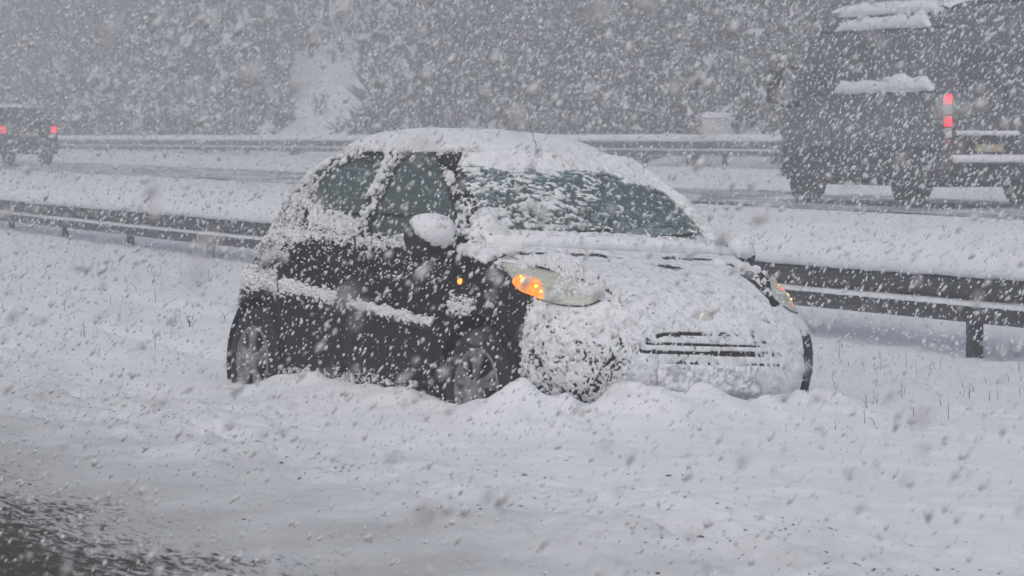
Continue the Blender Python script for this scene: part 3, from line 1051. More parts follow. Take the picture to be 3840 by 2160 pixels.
# door mirrors
for s in (1, -1):
    mr = empty('door_mirror', (-.405, -.772 * s, .955 if s == 1 else .935))
    mr.parent = car
    if s == -1:
        mr.scale = (.80, .80, .80)
    def pod(sx, sy, sz, c, nseg=20, flat=0.0):
        V, Fm = [], []
        nb = 14
        for i in range(nb + 1):
            a = math.pi * i / nb - math.pi / 2
            for k in range(nseg):
                b = 2 * math.pi * k / nseg
                x = math.copysign(abs(math.cos(a) * math.cos(b)) ** .85, math.cos(b))
                if x < 0:
                    x *= flat
                V.append((c[0] + sx * x, c[1] + sy * math.copysign(abs(math.cos(a) * math.sin(b)) ** .8, math.sin(b)), c[2] + sz * math.copysign(abs(math.sin(a)) ** .85, a)))
        for i in range(nb):
            for k in range(nseg):
                Fm.append((i * nseg + k, i * nseg + (k + 1) % nseg, (i + 1) * nseg + (k + 1) % nseg, (i + 1) * nseg + k))
        return V, Fm
    V, Fm = pod(.088, .120, .090, (.03, -.135 * s, .035), flat=.35)
    mb = MB()
    mb.add(V, Fm)
    mb.build('housing', M['black'], mr, smooth=True)
    mb = MB()
    mb.tube([(.03, .03 * s, -.05), (.03, -.05 * s, -.03), (.03, -.09 * s, 0.0)], [.035, .028, .03], 10)
    mb.build('stalk', M['black'], mr, smooth=True)
    mb = MB()
    mb.box((.0, -.135 * s, .035), (.006, .17, .115), bev=.002)
    mb.build('mirror_glass', M['chrome'], mr)
    V, Fm = pod(.105, .125, .092, (.045, -.132 * s, .055), nseg=44, flat=.45)
    V = np.array(V)
    d = V - np.array([.045, -.135 * s, .062])
    nz = fbm(V + 5, .05, 3, 151) - .5
    V = np.array([.045, -.135 * s, .062]) + d * (1 + .22 * nz[:, None]) * (1.0 if s == 1 else .82)
    dn = d / np.maximum(np.linalg.norm(d, axis=1, keepdims=True), 1e-6)
    low = dn @ np.array([.62, .35 * s, .70]) < -.02 + .25 * (fbm(V + 9, .04, 2, 155) - .5)
    V[low] = np.array([.03, -.135 * s, .035]) + (V[low] - np.array([.03, -.135 * s, .035])) * .62
    np_obj('snow_cap', V, np.array(Fm), M['snow_car'], mr, kind='stuff')

# wipers, aerial
for (y0, y1) in ((-.50, -.02), (.02, .50)):
    mb = MB()
    pts = []
    for f in np.linspace(0, 1, 10):
        r, c = find((-.4, -abs(y0 + (y1 - y0) * f), 1.005 + .05 * f), 'yz')
        q = SG[r, c] + NG[r, c] * .004
        pts.append((q[0], y0 + (y1 - y0) * f, q[2]))
    mb.tube(pts, .009, 6)
    mb.build('wiper', M['black'], car, smooth=True)
r, c = find((-.84, -.045, 1.42), 'xyz')
q = SG[r, c]
mb = MB()
mb.tube([(q[0], -.045, q[2] - .01), (q[0], -.045, q[2] + .045)], .009, 8)
b0 = Vector((q[0], -.045, q[2] + .04))
mb.tube([b0, b0 + Vector((-.10, 0, .13)), b0 + Vector((-.31, 0, .30)), b0 + Vector((-.55, 0.0, .46))], [.0030, .0026, .0020, .0015], 6)
mb.build('aerial', M['rod'], car, smooth=True)

# cabin
mb = MB()
mb.box((-.42, 0, .92), (.5, 1.34, .12), bev=.05)
mb.build('dashboard', M['trim'], car, smooth=False)
for y in (-.35, .35):
    st = MB()
    st.box((-1.30, y, .62), (.46, .46, .16), bev=.05)
    st.box((-1.52, y, .90), (.14, .46, .60), Matrix.Rotation(-.22, 3, 'Y'), bev=.05)
    st.box((-1.63, y, 1.27), (.09, .25, .17), Matrix.Rotation(-.15, 3, 'Y'), bev=.035)
    st.build('seat', M['trim'], car)
mb = MB()
mb.box((-2.15, 0, .62), (.46, 1.2, .16), bev=.05)
mb.box((-2.38, 0, .88), (.14, 1.2, .55), Matrix.Rotation(-.22, 3, 'Y'), bev=.05)
mb.build('rear_bench', M['trim'], car)
mb = MB()
mb.box((-1.2, 0, .24), (2.9, 1.44, .06))
mb.build('floor_pan', M['void'], car)
mb = MB()
ring = [(-.86 + .07 * math.sin(a), .36 + .175 * math.cos(a), 1.0 + .165 * math.sin(a)) for a in np.linspace(0, 2 * math.pi, 25)]
mb.tube(ring, .014, 6, cap=False)
mb.build('steering_wheel', M['trim'], car, smooth=True)

# snow plastered on the skin

def snow_cover(P, Nn, seed):
    """(coverage, thickness) at points of the skin, given in car coordinates"""
    x, y, z = P[..., 0], P[..., 1], P[..., 2]
    right = sstep(.25, .6, -Nn[..., 1])
    left = sstep(.25, .6, Nn[..., 1])
    up = sstep(.35, .75, Nn[..., 2])
    frontf = np.maximum(sstep(.25, .6, Nn[..., 0]), sstep(.31, .40, x) * (z < .80))
    g = lambda v, c, w: np.exp(-((v - c) / w) ** 2)
    big = fbm(P, .35, 2, seed + 40)
    # right-hand flank
    c = .05 + 0 * x
    c = c + .42 * g(z, .955 + .04 * sstep(-1.2, -2, x), .05) * sstep(-.25, -.5, x)
    c = c + .36 * sstep(.80, .95, z) * sstep(-1.7, -2.1, x) + .12 * sstep(.88, .96, z) * sstep(-1.0, -1.9, x)
    c = c + .62 * g(z, .765, .05) * g(x, -2.50, .20) + .45 * g(z, .70, .05) * g(x, -2.15, .14)
    c = c + .30 * g(z, .27, .05) * sstep(-.5, -.9, x)
    c = c + .50 * g(z, .665, .05) * g(x, -.12, .16)
    c = c + .26 * sstep(.82, .98, z) * sstep(-.75, -.15, x)
    c = c + .16 * (big - .5)
    inF = in_poly(x, z, FRONT_WIN)
    inR = in_poly(x, z, REAR_WIN)
    pil = (z > .99) & ~inF & ~inR
    c = np.where(pil, .38 + .12 * sstep(-1.95, -2.2, x) - .06 * sstep(1.38, 1.41, z) + .24 * g(x, -1.36 + .08 * (z - 1.2), .06) + .08 * sstep(-.95, -.6, x), c)
    c = np.where(pil & (y > 0) & (x > -1.0), 1.1, c)
    c = np.where(inF, .02 + .70 * sstep(1.01, .975, z + .03 * (big - .5)), c)
    rl = .86 * sstep(1.17, 1.07, z - .16 * (x + 1.75) * -1 + .08 * (big - .5)) + .06
    c = np.where(inR, np.maximum(rl, .0), c)
    cs = c
    # nose
    cf = .97 + 0 * x
    cf = cf - .26 * sstep(-.28, -.48, y) * sstep(.66, .46, z) - .10 * sstep(.36, .26, z) - .05
    cf = cf + .12 * (big - .5)
    ing = in_poly(y, z, [(-.385, .505), (-.30, .585), (.30, .585), (.385, .505), (.33, .465), (-.33, .465)]) & (x > .4)
    slot = np.maximum(g(z, .545, .008), g(z, .509, .008)) * (np.abs(y) < .37)
    cf = np.where(ing, np.where(slot > .5, .15 + .55 * (noise(P, .10, seed + 9) > .54), .92), cf)
    cf = np.where((Nn[..., 1] > .40) & (z < .66), .26 + .3 * (z > .60), cf)
    cf = cf - .5 * g(z, .245, .02) * (noise(P, .13, seed + 5) > .5) - .45 * g(z, .455, .010) * (np.abs(y) < .40) * (noise(P, .12, seed + 6) > .6)
    dg = np.full(x.shape, 9.0)
    gp_ = [(-.385, .508), (-.335, .562), (-.24, .590), (0, .593), (.24, .590), (.335, .562), (.385, .508)]
    for k in range(len(gp_) - 1):
        a_, b_ = np.array(gp_[k]), np.array(gp_[k + 1])
        ab = b_ - a_
        Q = np.stack([y, z], -1)
        t = np.clip(((Q - a_) @ ab) / (ab @ ab), 0, 1)
        dg = np.minimum(dg, np.linalg.norm(Q - a_ - t[..., None] * ab, axis=-1))
    cf = np.where((dg < .0085) & (x > .4), .12 + .6 * (noise(P, .18, seed + 8) > .63), cf)
    # windscreen / bonnet / roof
    isw = in_poly(y, z, ws_full) & (x > -1.05) & (z > .975)
    cw = .53 - .31 * sstep(-.15, .30, y) + .16 * sstep(.50, .62, np.abs(y)) + .60 * sstep(1.045, 1.005, z + .02 * (big - .5))
    cw = cw + .7 * sstep(1.33, 1.385, z - .02 * y + .05 * (big - .5)) + .75 * g(y, -.625, .03) * sstep(1.14, 1.08, z)
    drift = sstep(.22, .46, y) * sstep(1.26, 1.33, z + .05 * (big - .5))
    lpil = sstep(.555, .615, y + .25 * (z - 1.03) - .06 * (big - .5))
    cw = cw + .22 * (fbm(P, .22, 2, seed + 60) - .5) + .9 * drift + .8 * lpil
    cap = 1.35 + 0 * x
    cap = np.where((x > -.16), 1.02 + .16 * (big - .5), cap)
    bare = g(y, .06, .09) * g(x, .28, .06) + 1.1 * g(x, .085 - .10 * (y / .75) ** 2, .036) * (noise(P, .3, seed + 77) > .40)
    cap = cap - np.where(x > -.16, .75 * bare, 0)
    cc = np.maximum(cs * right, cs * .9 * left)
    cc = np.where((frontf > .0), cc * (1 - frontf) + cf * frontf, cc)
    upr = up * np.where(x < -.3, sstep(1.400, 1.440, z), 1.0)
    cc = np.where(isw, cw, cc * (1 - upr) + cap * upr)
    cc = np.where((inF | inR) & (np.abs(Nn[..., 1]) > .3), cs, cc)
    cc = np.where(Nn[..., 0] < -.5, .62, cc)
    # lamps stay partly clear
    lamp = in_poly(x, z, [(.075, .945), (.18, .825), (.34, .75), (.64, .725), (.64, .79), (.5, .86), (.24, .945)]) & (np.abs(y) > .42)
    cc = np.where(lamp, .58 - .34 * (y > 0) + .30 * sstep(.30, .12, x) + .2 * (big - .5), cc)
    amb = in_poly(x, z, [(.215, .86), (.20, .81), (.265, .770), (.345, .748), (.42, .734), (.395, .78), (.37, .835), (.30, .866)]) & (np.abs(y) > .6)
    cc = np.where(amb, .06, cc)
    dl = np.full(x.shape, 9.0)
    hp = np.array(HLAMP[5:] + HLAMP[:3])
    hp[:, 1] *= -1
    for k in range(len(hp) - 1):
        a_, b_ = hp[k], hp[k + 1]
        ab = b_ - a_
        Q = np.stack([x, np.abs(y), z], -1)
        t = np.clip(((Q - a_) @ ab) / (ab @ ab), 0, 1)
        dl = np.minimum(dl, np.linalg.norm(Q - a_ - t[..., None] * ab, axis=-1))
    cc = np.where((dl < .017) & (np.abs(y) > .40), np.where(noise(P, .12, seed + 88) > .42, .12, .75), cc)
    rep = np.hypot(x + .205, z - .785) < .035
    cc = np.where(rep, 0.0, cc)
    th = .014 + .006 * (1 - up) + .046 * up * sstep(1.405, 1.47, z) * (.55 + .45 * sstep(-.9, -1.3, x)) - .008 * up * (x > -.16)
    th = np.where(isw, .008 + (.030 * sstep(1.045, 1.005, z)) + .045 * sstep(1.34, 1.39, z) + .03 * g(y, -.625, .03) * sstep(1.14, 1.08, z), th)
    th = th + np.where(isw, .012 * drift + .022 * lpil, 0)
    th = th + np.where((~isw) & (left > .3) & (z > 1.0) & (x > -.95), .012, 0)
    th = th * (1 - .6 * g(x, .13, .10) * (~isw) * up)
    th = th * (1 - .62 * frontf * (~isw))
    th = np.where(lamp, .026, th)
    return cc, th

for s in (1, -1):
    k = 1.0 if s == 1 else .62
    LS = np.unique(np.r_[np.linspace(1.0, 12, int(190 * k)), np.linspace(12, 17.5, int(110 * k)), np.linspace(17.5, NC - 1, int(50 * k))])
    TS = np.linspace(0, 1, int(860 * k))
    P = skin(LS, TS)
    Nn = grid_normals(P)
    P[..., 1] *= s
    Nn[..., 1] *= s
    c, th = snow_cover(P, Nn, 200)
    n1 = fbm(P, .040, 3, 211, .8)
    wsz = in_poly(P[..., 1], P[..., 2], ws_full) & (P[..., 0] > -1.05) & (P[..., 2] > .975)
    n2 = fbm(P * np.array([1, .6, 1.2]), .017, 2, 215, .8)
    n3 = fbm(P, .012, 2, 219, .8) * .75 + .25 * fbm(P, .05, 2, 221)
    ff = sstep(.20, .34, P[..., 0])
    n4 = fbm(P, .026, 2, 223, .8)
    fs = sstep(.3, .6, np.abs(Nn[..., 1])) * sstep(.88, .98, P[..., 2])
    n1 = n1 * (1 - fs) + n4 * fs
    n1 = n1 * (1 - .75 * ff) + n3 * .75 * ff
    n1 = np.where(wsz, n2, n1)
    n1 = np.clip((n1 - .5) * 2.0 + .5, 0, 1)
    f = np.clip((c - n1) / .34, -1, 1.0)
    up = sstep(.35, .75, Nn[..., 2])
    rel = fbm(P, .022, 2, 231, .7)
    h = np.where(f > 0, th * np.sqrt(np.clip(f, 0, 1)) * (.62 + .76 * (rel * (1 - up) + .5 * up)) , -.004)
    h = h + np.where((f > 0) & (up > .3), np.where(P[..., 0] > -.16, .003, .010) * (fbm(P, .10, 3, 241) - .5) * 2 * up, 0)
    h[0] = -.004
    ar = np.minimum(np.hypot(P[..., 0], P[..., 2] - .295), np.hypot(P[..., 0] + 2.42, P[..., 2] - .295))
    gone = (ar < .352) & (np.abs(P[..., 1]) > .45)
    keepv = (f > 0) & ~gone
    Pd = P + Nn * h[..., None]
    Pd[..., 2] -= np.where(f > 0, h * .25 * (1 - up), 0)
    a, b = P.shape[:2]
    ii = np.arange(a * b).reshape(a, b)
    Fa = np.stack([ii[:-1, :-1], ii[:-1, 1:], ii[1:, 1:], ii[1:, :-1]], -1).reshape(-1, 4)
    kv = keepv.ravel()
    gv = gone.ravel()
    Fa = Fa[kv[Fa].any(1) & ~gv[Fa].any(1)]
    if s == -1:
        Fa = Fa[:, ::-1]
    used = np.unique(Fa)
    remap = np.full(a * b, -1)
    remap[used] = np.arange(len(used))
    ob = np_obj('snow_coat', Pd.reshape(-1, 3)[used], remap[Fa], M['snow_car'], car, kind='stuff')
    thin = (1 - sstep(.0, .55, np.clip(f, 0, 1)) * (.55 + .45 * sstep(.2, .6, rel))) * (1 - .6 * up * (P[..., 2] > 1.2))
    lampz = in_poly(P[..., 0], P[..., 2], [(.075, .945), (.18, .825), (.34, .75), (.64, .725), (.64, .79), (.5, .86), (.24, .945)]) & (np.abs(P[..., 1]) > .42)
    thin = np.where(wsz & (thin > .15), np.minimum(1, thin + .12), thin)
    thin = np.where(lampz, .25 * thin, thin)
    at = ob.data.attributes.new('thin', 'FLOAT', 'POINT')
    at.data.foreach_set('value', thin.ravel()[used].astype(np.float32))

# clumps of snow hanging on ledges: rubbing strips, window ledges, wipers, sills
def blobs(name, centres, radii, seed, parent, mat_, squash=.8):
    t = (1 + 5 ** .5) / 2
    IV = np.array([(-1, t, 0), (1, t, 0), (-1, -t, 0), (1, -t, 0), (0, -1, t), (0, 1, t), (0, -1, -t), (0, 1, -t), (t, 0, -1), (t, 0, 1), (-t, 0, -1), (-t, 0, 1)]) / math.hypot(1, t)
    IF = np.array([(0, 11, 5), (0, 5, 1), (0, 1, 7), (0, 7, 10), (0, 10, 11), (1, 5, 9), (5, 11, 4), (11, 10, 2), (10, 7, 6), (7, 1, 8), (3, 9, 4), (3, 4, 2), (3, 2, 6), (3, 6, 8), (3, 8, 9), (4, 9, 5), (2, 4, 11), (6, 2, 10), (8, 6, 7), (9, 8, 1)])
    rg = np.random.default_rng(seed)
    n = len(centres)
    V = IV[None] * np.array(radii)[:, None, None] * (1 + .45 * (rg.random((n, 12, 1)) - .5))
    V[..., 2] *= squash
    V = V + np.array(centres)[:, None, :]
    Fm = (IF[None] + (np.arange(n) * 12)[:, None, None]).reshape(-1, 3)
    return np_obj(name, V.reshape(-1, 3), Fm, mat_, parent, kind='stuff')

from mathutils.kdtree import KDTree
sel_ = [(i, j) for i in range(0, SG.shape[0], 3) for j in range(0, SG.shape[1], 3) if NG[i, j, 1] < -.15 and SG[i, j, 1] < -.25]
KD = KDTree(len(sel_))
KY = [SG[i, j, 1] for i, j in sel_]
for k_, (i, j) in enumerate(sel_):
    KD.insert((SG[i, j, 0], 0, SG[i, j, 2]), k_)
KD.balance()
cs, rs = [], []
rg = np.random.default_rng(5)
def along(x0, x1, zf, n, r0, r1, jz, out=.012, side=1):
    for _ in range(n):
        x = rg.uniform(min(x0, x1), max(x0, x1))
        z = zf(x) + rg.normal(0, jz)
        i_ = KD.find((x, 0, z))[1]
        cs.append((x, (KY[i_] - out - rg.uniform(-.006, .012)) * side, z))
        rs.append(r0 + (r1 - r0) * rg.random() ** 2)
strip = lambda x: .575 + (x + .38) * -.075
along(-.40, -1.26, strip, 900, .004, .015, .012, .024)
along(-1.42, -2.06, lambda x: strip(x) + .006, 900, .004, .016, .017, .024)
along(-2.15, -2.70, lambda x: .755 - .035 * math.cos((x + 2.42) * 4), 700, .004, .015, .028, .012)
along(-.42, -1.28, lambda x: .950, 420, .003, .010, .014, .009)
along(-1.36, -2.1, lambda x: .985, 600, .003, .011, .026, .009)
along(-2.05, -2.65, lambda x: .98, 500, .003, .011, .08, .006)
along(-.05, -.26, lambda x: .668, 220, .004, .012, .020, .010)
along(-.6, -1.9, lambda x: .255, 200, .003, .010, .020, .009)
along(-.75, -1.9, lambda x: 1.436, 200, .003, .008, .005, .006)
along(-.3, -2.4, lambda x: .90 - .10 * rg.random(), 420, .003, .008, .05, .004)
for s_ in (1,):
    for f in np.linspace(0, 1, 240):            # bonnet edge / cowl ridge and wipers
        y = -.62 + 1.24 * rg.random()
        z = .995 + rg.normal(0, .010)
        r, c = find((-.4, -abs(y), z), 'yz')
        q = SG[r, c] + NG[r, c] * (.014 + rg.uniform(-.01, .012))
        cs.append((q[0], y, q[2]))
        rs.append(rg.uniform(.008, .02))
blobs('snow_clump', cs, rs, 9, car, M['snow_car'])

pts_, nr_ = [], []
for y in np.linspace(-.70, .70, 150):
    r, c = find((-.05, -abs(y), .985), 'yz')
    q = SG[r, c]
    pts_.append((q[0] + .015, y, .985 - .018 * abs(y / .7) ** 2))
    nr_.append((1.0, 0, 0))
lumpy_strip('snow_ridge', pts_, nr_, [(-.08, -.02), (-.02, -.03), (.035, -.022), (.050, .002), (.030, .028), (-.01, .040), (-.05, .042), (-.09, .03)], 411, M['snow_car'], car, .38, .05)

# snow in the wheels
cs, rs = [], []
for wx in (0.0, -2.42):
    for _ in range(110):
        a, r = rg.uniform(0, 2 * math.pi), .27 * math.sqrt(rg.random())
        cs.append((wx + r * math.cos(a), -.80 - rg.uniform(-.03, .02), .29 + r * math.sin(a)))
        rs.append(rg.uniform(.004, .012))
blobs('wheel_snow', cs, rs, 12, car, M['snow_car'])

# ------------------------------------------------------------------ van on the motorway
HEAD = math.atan2(UY, UX)
VAN_LOC = (5.62 + 0.95 * .924, 47.0 + 0.95 * .383, road_z(47.0))
van = empty('van', VAN_LOC, (0, 0, HEAD), label='grey high roofed van with lit red tail lamps driving away through the snow', category='van')
# van coordinates: x forward from the tail, y left, z up
def van_section(x):
    """half section (y, z) from sill to roof centre"""
    h = np.interp(x, [0, .12, 3.3, 3.75, 4.25, 4.55, 4.95, 5.0], [2.68, 2.72, 2.72, 2.52, 1.90, 1.32, 1.10, .95])
    w = np.interp(x, [0, .10, .4, 4.2, 4.7, 5.0], [.90, .945, .955, .95, .90, .78])
    zb = .36
    pts = []
    top = min(h, 2.72)
    for f in np.linspace(0, 1, 34):
        if f < .7:
            z = zb + (top - .22 - zb) * f / .7
            y = w - .12 * max(0, (z - 1.5)) ** 1.6 * .62
        else:
            a = (f - .7) / .3 * math.pi / 2
            y0 = w - .12 * max(0, (top - .22 - 1.5)) ** 1.6 * .62
            z = top - .22 + .22 * math.sin(a)
            y = y0 * (1 - (1 - math.cos(a)) ** 1.15)
        pts.append((y, z))
    return pts
xs = np.r_[np.linspace(0, .4, 7), np.linspace(.5, 3.3, 16), np.linspace(3.4, 5.0, 20)]
VG = np.array([[(x, y, z) for y, z in van_section(x)] for x in xs])
def van_shell(name, G, mat_, parent):
    a, b = G.shape[:2]
    full = np.concatenate([G, G[:, ::-1] * np.array([1, -1, 1])], 1)
    b2 = full.shape[1]
    ii = np.arange(a * b2).reshape(a, b2)
    F = np.stack([ii[:-1, :-1], ii[:-1, 1:], ii[1:, 1:], ii[1:, :-1]], -1).reshape(-1, 4)
    V = full.reshape(-1, 3)
    mb = MB()
    mb.add(V, F)
    mb.add(full[0], [tuple(range(b2))])
    mb.add(full[-1], [tuple(range(b2 - 1, -1, -1))])
    return mb.build(name, mat_, parent)
vb = van_shell('body', VG, M['vanpaint'], van)
vb.data.polygons.foreach_set('use_smooth', [len(p.vertices) == 4 for p in vb.data.polygons])
def van_y(x, z):
    s = van_section(x)
    return float(np.interp(z, [b for a, b in s[:26]], [a for a, b in s[:26]]))
def van_panel(name, x0, x1, z0, z1, mat_, parent, out=.012, side=1, taper=0.0, n=6):
    mb = MB()
    V, Fm = [], []
    for i in range(n + 1):
        x = x0 + (x1 - x0) * i / n
        for j in range(5):
            z = z0 + (z1 - z0) * j / 4
            xx = x + taper * (z - z0) * (i / n)
            V.append((xx, side * (van_y(xx, z) + out), z))
    for i in range(n):
        for j in range(4):
            Fm.append((i * 5 + j, i * 5 + j + 1, i * 5 + 6 + j, i * 5 + 5 + j))
    mb.add(V, Fm)
    # edges so that the panel has thickness
    k = len(V)
    V2 = [(a, b - side * (out + .03), c) for a, b, c in V]
    loop = [i * 5 for i in range(n + 1)] + [n * 5 + j for j in range(1, 5)] + [i * 5 + 4 for i in range(n - 1, -1, -1)] + [j for j in range(3, 0, -1)]
    mb.add([V[i] for i in loop] + [V2[i] for i in loop], [(i, (i + 1) % len(loop), len(loop) + (i + 1) % len(loop), len(loop) + i) for i in range(len(loop))])
    return mb.build(name, mat_, parent)
for sd in (1, -1):
    van_panel('side_panel', .25, 1.75, 1.60, 2.25, M['vanpaint'], van, .012, sd)
    van_panel('side_window', 1.85, 3.0, 1.62, 2.22, M['vanglass'], van, .012, sd)
    van_panel('cab_window', 3.12, 3.95, 1.45, 2.02, M['vanglass'], van, .014, sd, taper=-.35)
    van_panel('door', 3.08, 4.05, .55, 1.42, M['vanpaint'], van, .014, sd)
    van_panel('lower_cladding', .05, 4.6, .38, .80, M['black'], van, .025, sd)
    mb = MB()
    mb.tube([(x, sd * (van_y(x, 2.38) + .01), 2.38) for x in np.linspace(.05, 3.5, 14)], .022, 6)
    mb.build('roof_gutter', M['black'], van, smooth=True)
    mb = MB()
    mb.tube([(x, sd * (van_y(x, 1.53) + .012), 1.53) for x in np.linspace(.10, 3.0, 12)], .028, 6)
    mb.build('side_rail', M['black'], van, smooth=True)
    # mirrors on long arms
    mr = empty('door_mirror', (4.02, sd * .97, 1.55))
    mr.parent = van
    for arm in ([(0, 0, -.15), (.05, sd * .20, -.20), (.06, sd * .30, -.10)], [(0, 0, .35), (.04, sd * .18, .36), (.06, sd * .28, .26)]):
        mb = MB()
        mb.tube(arm, .035, 8)
        mb.build('arm', M['black'], mr, smooth=True)
    mb = MB()
    mb.box((.06, sd * .34, .08), (.12, .27, .46), bev=.05)
    mb.build('housing', M['black'], mr)
    for wx in (.95, 3.95):
        wh = empty('wheel', (wx, sd * .83, .34))
        wh.parent = van
        mb = MB()
        mb.lathe([(.2, -.1), (.31, -.11), (.34, -.07), (.34, .07), (.31, .11), (.2, .1)], 28)
        mb.build('tyre', M['rubber'], wh, smooth=True)
        mb = MB()
        mb.lathe([(.001, .07 * sd), (.09, .085 * sd), (.12, .05 * sd), (.2, .09 * sd)], 20)
        mb.build('rim', M['alloy'], wh, smooth=True)
        mb = MB()
        V, Fm = [], []
        A = np.linspace(-.05, math.pi + .05, 18)
        for a in A:
            for rr, yy in ((.36, .965), (.45, .972), (.45, .90)):
                V.append((wx + rr * math.cos(a), sd * yy, .34 + rr * math.sin(a)))
        for k in range(17):
            for m in range(2):
                Fm.append((k * 3 + m, k * 3 + m + 1, k * 3 + 4 + m, k * 3 + 3 + m))
        mb.add(V, Fm)
        mb.build('wheel_arch', M['black'], van, smooth=True)
        mb = MB()
        mb.lathe([(.001, .966 * sd), (.37, .966 * sd)], 24, c=(wx, 0, .36))
        mb.build('wheel_well', M['void'], van)
    # tail lamps
    tl = empty('tail_lamp', (-.015, sd * .862, 1.20))
    tl.parent = van
    mb = MB()
    mb.box((0, 0, -.06), (.05, .15, .74), bev=.015)
    mb.build('housing', M['black'], tl)
    for z, m_, h_ in ((.215, 'red_lit', .13), (.075, 'clear', .12), (-.07, 'red_lit', .13), (-.20, 'clear', .09), (-.33, 'red', .14)):
        mb = MB()
        mb.box((-.028, 0, z), (.03, .125, h_), bev=.012)
        mb.build({'red_lit': 'brake_light', 'clear': 'reversing_light', 'red': 'reflector'}[m_], M[m_], tl)
    mb = MB()
    mb.box((-.065, sd * .80, .60), (.02, .16, .06), bev=.006)
    mb.build('reflector', M['red'], van)
for sd in (1, -1):
    d = MB()
    d.box((-.012, sd * .385, 1.42), (.03, .74, 1.62), bev=.02)
    d = d.build('rear_door', M['vanpaint'], van)
    mb = MB()
    mb.box((-.032, sd * .385, 1.86), (.02, .58, .56), bev=.009)
    mb.build('window', M['vanglass'], d)
    mb = MB()
    mb.box((-.04, sd * .72, 1.35), (.04, .05, .12), bev=.01)
    mb.build('hinge', M['black'], d)
mb = MB()
mb.box((-.045, -.05, 1.48), (.05, .10, .20), bev=.015)
mb.build('door_handle', M['black'], van)
mb = MB()
mb.box((-.035, .28, .80), (.03, .95, .30), bev=.01)
mb.build('plate_recess', M['black'], van)
mb = MB()
mb.box((-.058, .24, .775), (.014, .42, .10), bev=.005)
mb.build('number_plate', M['yellow'], van)
mb = MB()
mb.box((-.09, 0, .50), (.24, 1.80, .20), bev=.05)
mb.build('bumper', M['black'], van)
mb = MB()
mb.box((2.4, 0, .33), (4.6, 1.5, .14))
mb.build('chassis', M['void'], van)
# snow lying on the van
def slab(pts_xy, z, h, seed):
    pass
def van_strip(x0, x1, z, up, out, seed, side=1, ylist=None):
    xs_ = np.arange(x0, x1, .06)
    pts = np.array([(x, side * van_y(x, z), z) for x in xs_])
    nr = np.array([(0, side, 0)] * len(xs_), float)
    prof = [(-.03, -.02), (out, -.02), (out + .015, up * .4), (out * .6, up), (-.03, up * 1.05)]
    lumpy_strip('snow_ledge', pts, nr, prof, seed, M['snow_far'], van, .45, .12, .10)
for sd in (1, -1):
    van_strip(.12, 2.95, 1.545, .17, .045, 301, sd)
    van_strip(.30, 3.1, 2.40, .15, .03, 307, sd)
    van_strip(.10, 3.0, 2.60, .12, .04, 309, sd)
RG2 = VG[:, 25:, :]
RGf = np.concatenate([RG2, RG2[:, ::-1] * np.array([1, -1, 1])], 1)
sel = xs < 3.4
RGf = RGf[sel]
RGf = RGf + np.array([0, 0, 1.0]) * (.05 + .05 * fbm(RGf, .5, 2, 311))[..., None]
a, b = RGf.shape[:2]
ii = np.arange(a * b).reshape(a, b)
np_obj('snow_cap', RGf.reshape(-1, 3), np.stack([ii[:-1, :-1], ii[:-1, 1:], ii[1:, 1:], ii[1:, :-1]], -1).reshape(-1, 4), M['snow_far'], van, kind='stuff')
pts = np.array([(-.10, y, .605) for y in np.arange(-.88, .88, .05)])
lumpy_strip('snow_ledge', pts, np.array([(-1.0, 0, 0)] * len(pts)), [(-.1, -.02), (.11, -.02), (.12, .03), (.04, .085), (-.1, .07)], 313, M['snow_far'], van, .3, .1)
pts = np.array([(-.04, y, .955) for y in np.arange(-.2, .76, .05)])
lumpy_strip('snow_ledge', pts, np.array([(-1.0, 0, 0)] * len(pts)), [(-.02, -.01), (.04, -.01), (.045, .02), (.01, .05), (-.02, .04)], 317, M['snow_far'], van, .3, .1)

# ------------------------------------------------------------------ far car, driving away at the left
fy = 90.0
fc = empty('car', (-12.15, fy, road_z(fy)), (0, 0, HEAD + .12), label='small dark car with red tail lights, far off at the left edge', category='car')
def far_section(x):
    h = np.interp(x, [0, .15, .45, .8, 2.2, 2.9, 3.1, 4.0, 4.1], [1.0, 1.12, 1.36, 1.46, 1.46, 1.02, .98, .80, .6])
    w = np.interp(x, [0, .2, 3.8, 4.1], [.78, .86, .86, .7])
    pts = []
    for f in np.linspace(0, 1, 20):
        z = .28 + (h - .28) * math.sin(f * math.pi / 2) ** .9
        y = w * (1 - .30 * max(0, (z - .92) / .54)) if z < h - .06 else w * .62 * (1 - ((z - h + .06) / .06) ** 2) + .0
        y = min(y, w * (1 - .30 * max(0, (z - .92) / .54)))
        pts.append((max(y, 0.0), z))
    return pts
fxs = np.r_[0, .05, .15, np.linspace(.3, 4.1, 22)]
FG_ = np.array([[(x, y, z) for y, z in far_section(x)] for x in fxs])
van_shell('body', FG_, M['suv'], fc)
mb = MB()
mb.box((.22, 0, 1.20), (.03, 1.05, .36), Matrix.Rotation(.62, 3, 'Y'), bev=.01)
mb.build('rear_window', M['vanglass'], fc)
for sd in (1, -1):
    mb = MB()
    mb.box((-.01, sd * .68, .90), (.05, .15, .17), bev=.02)
    mb.build('tail_light', M['red_far'], fc)
    for wx in (.75, 3.3):
        mb = MB()
        mb.lathe([(.001, -.1), (.25, -.11), (.31, -.07), (.31, .07), (.25, .11), (.001, .1)], 20, c=(wx, sd * .76, .31))
        mb.build('wheel', M['rubber'], fc, smooth=True)
    mb = MB()
    mb.box((2.75, sd * .95, 1.02), (.09, .18, .13), bev=.03)
    mb.build('door_mirror', M['black'], fc)
mb = MB()
mb.box((-.03, 0, .48), (.16, 1.6, .26), bev=.05)
mb.build('bumper', M['black'], fc)
mb = MB()
mb.box((-.02, 0, .78), (.03, .5, .11), bev=.005)
mb.build('number_plate', M['yellow'], fc)
V = []
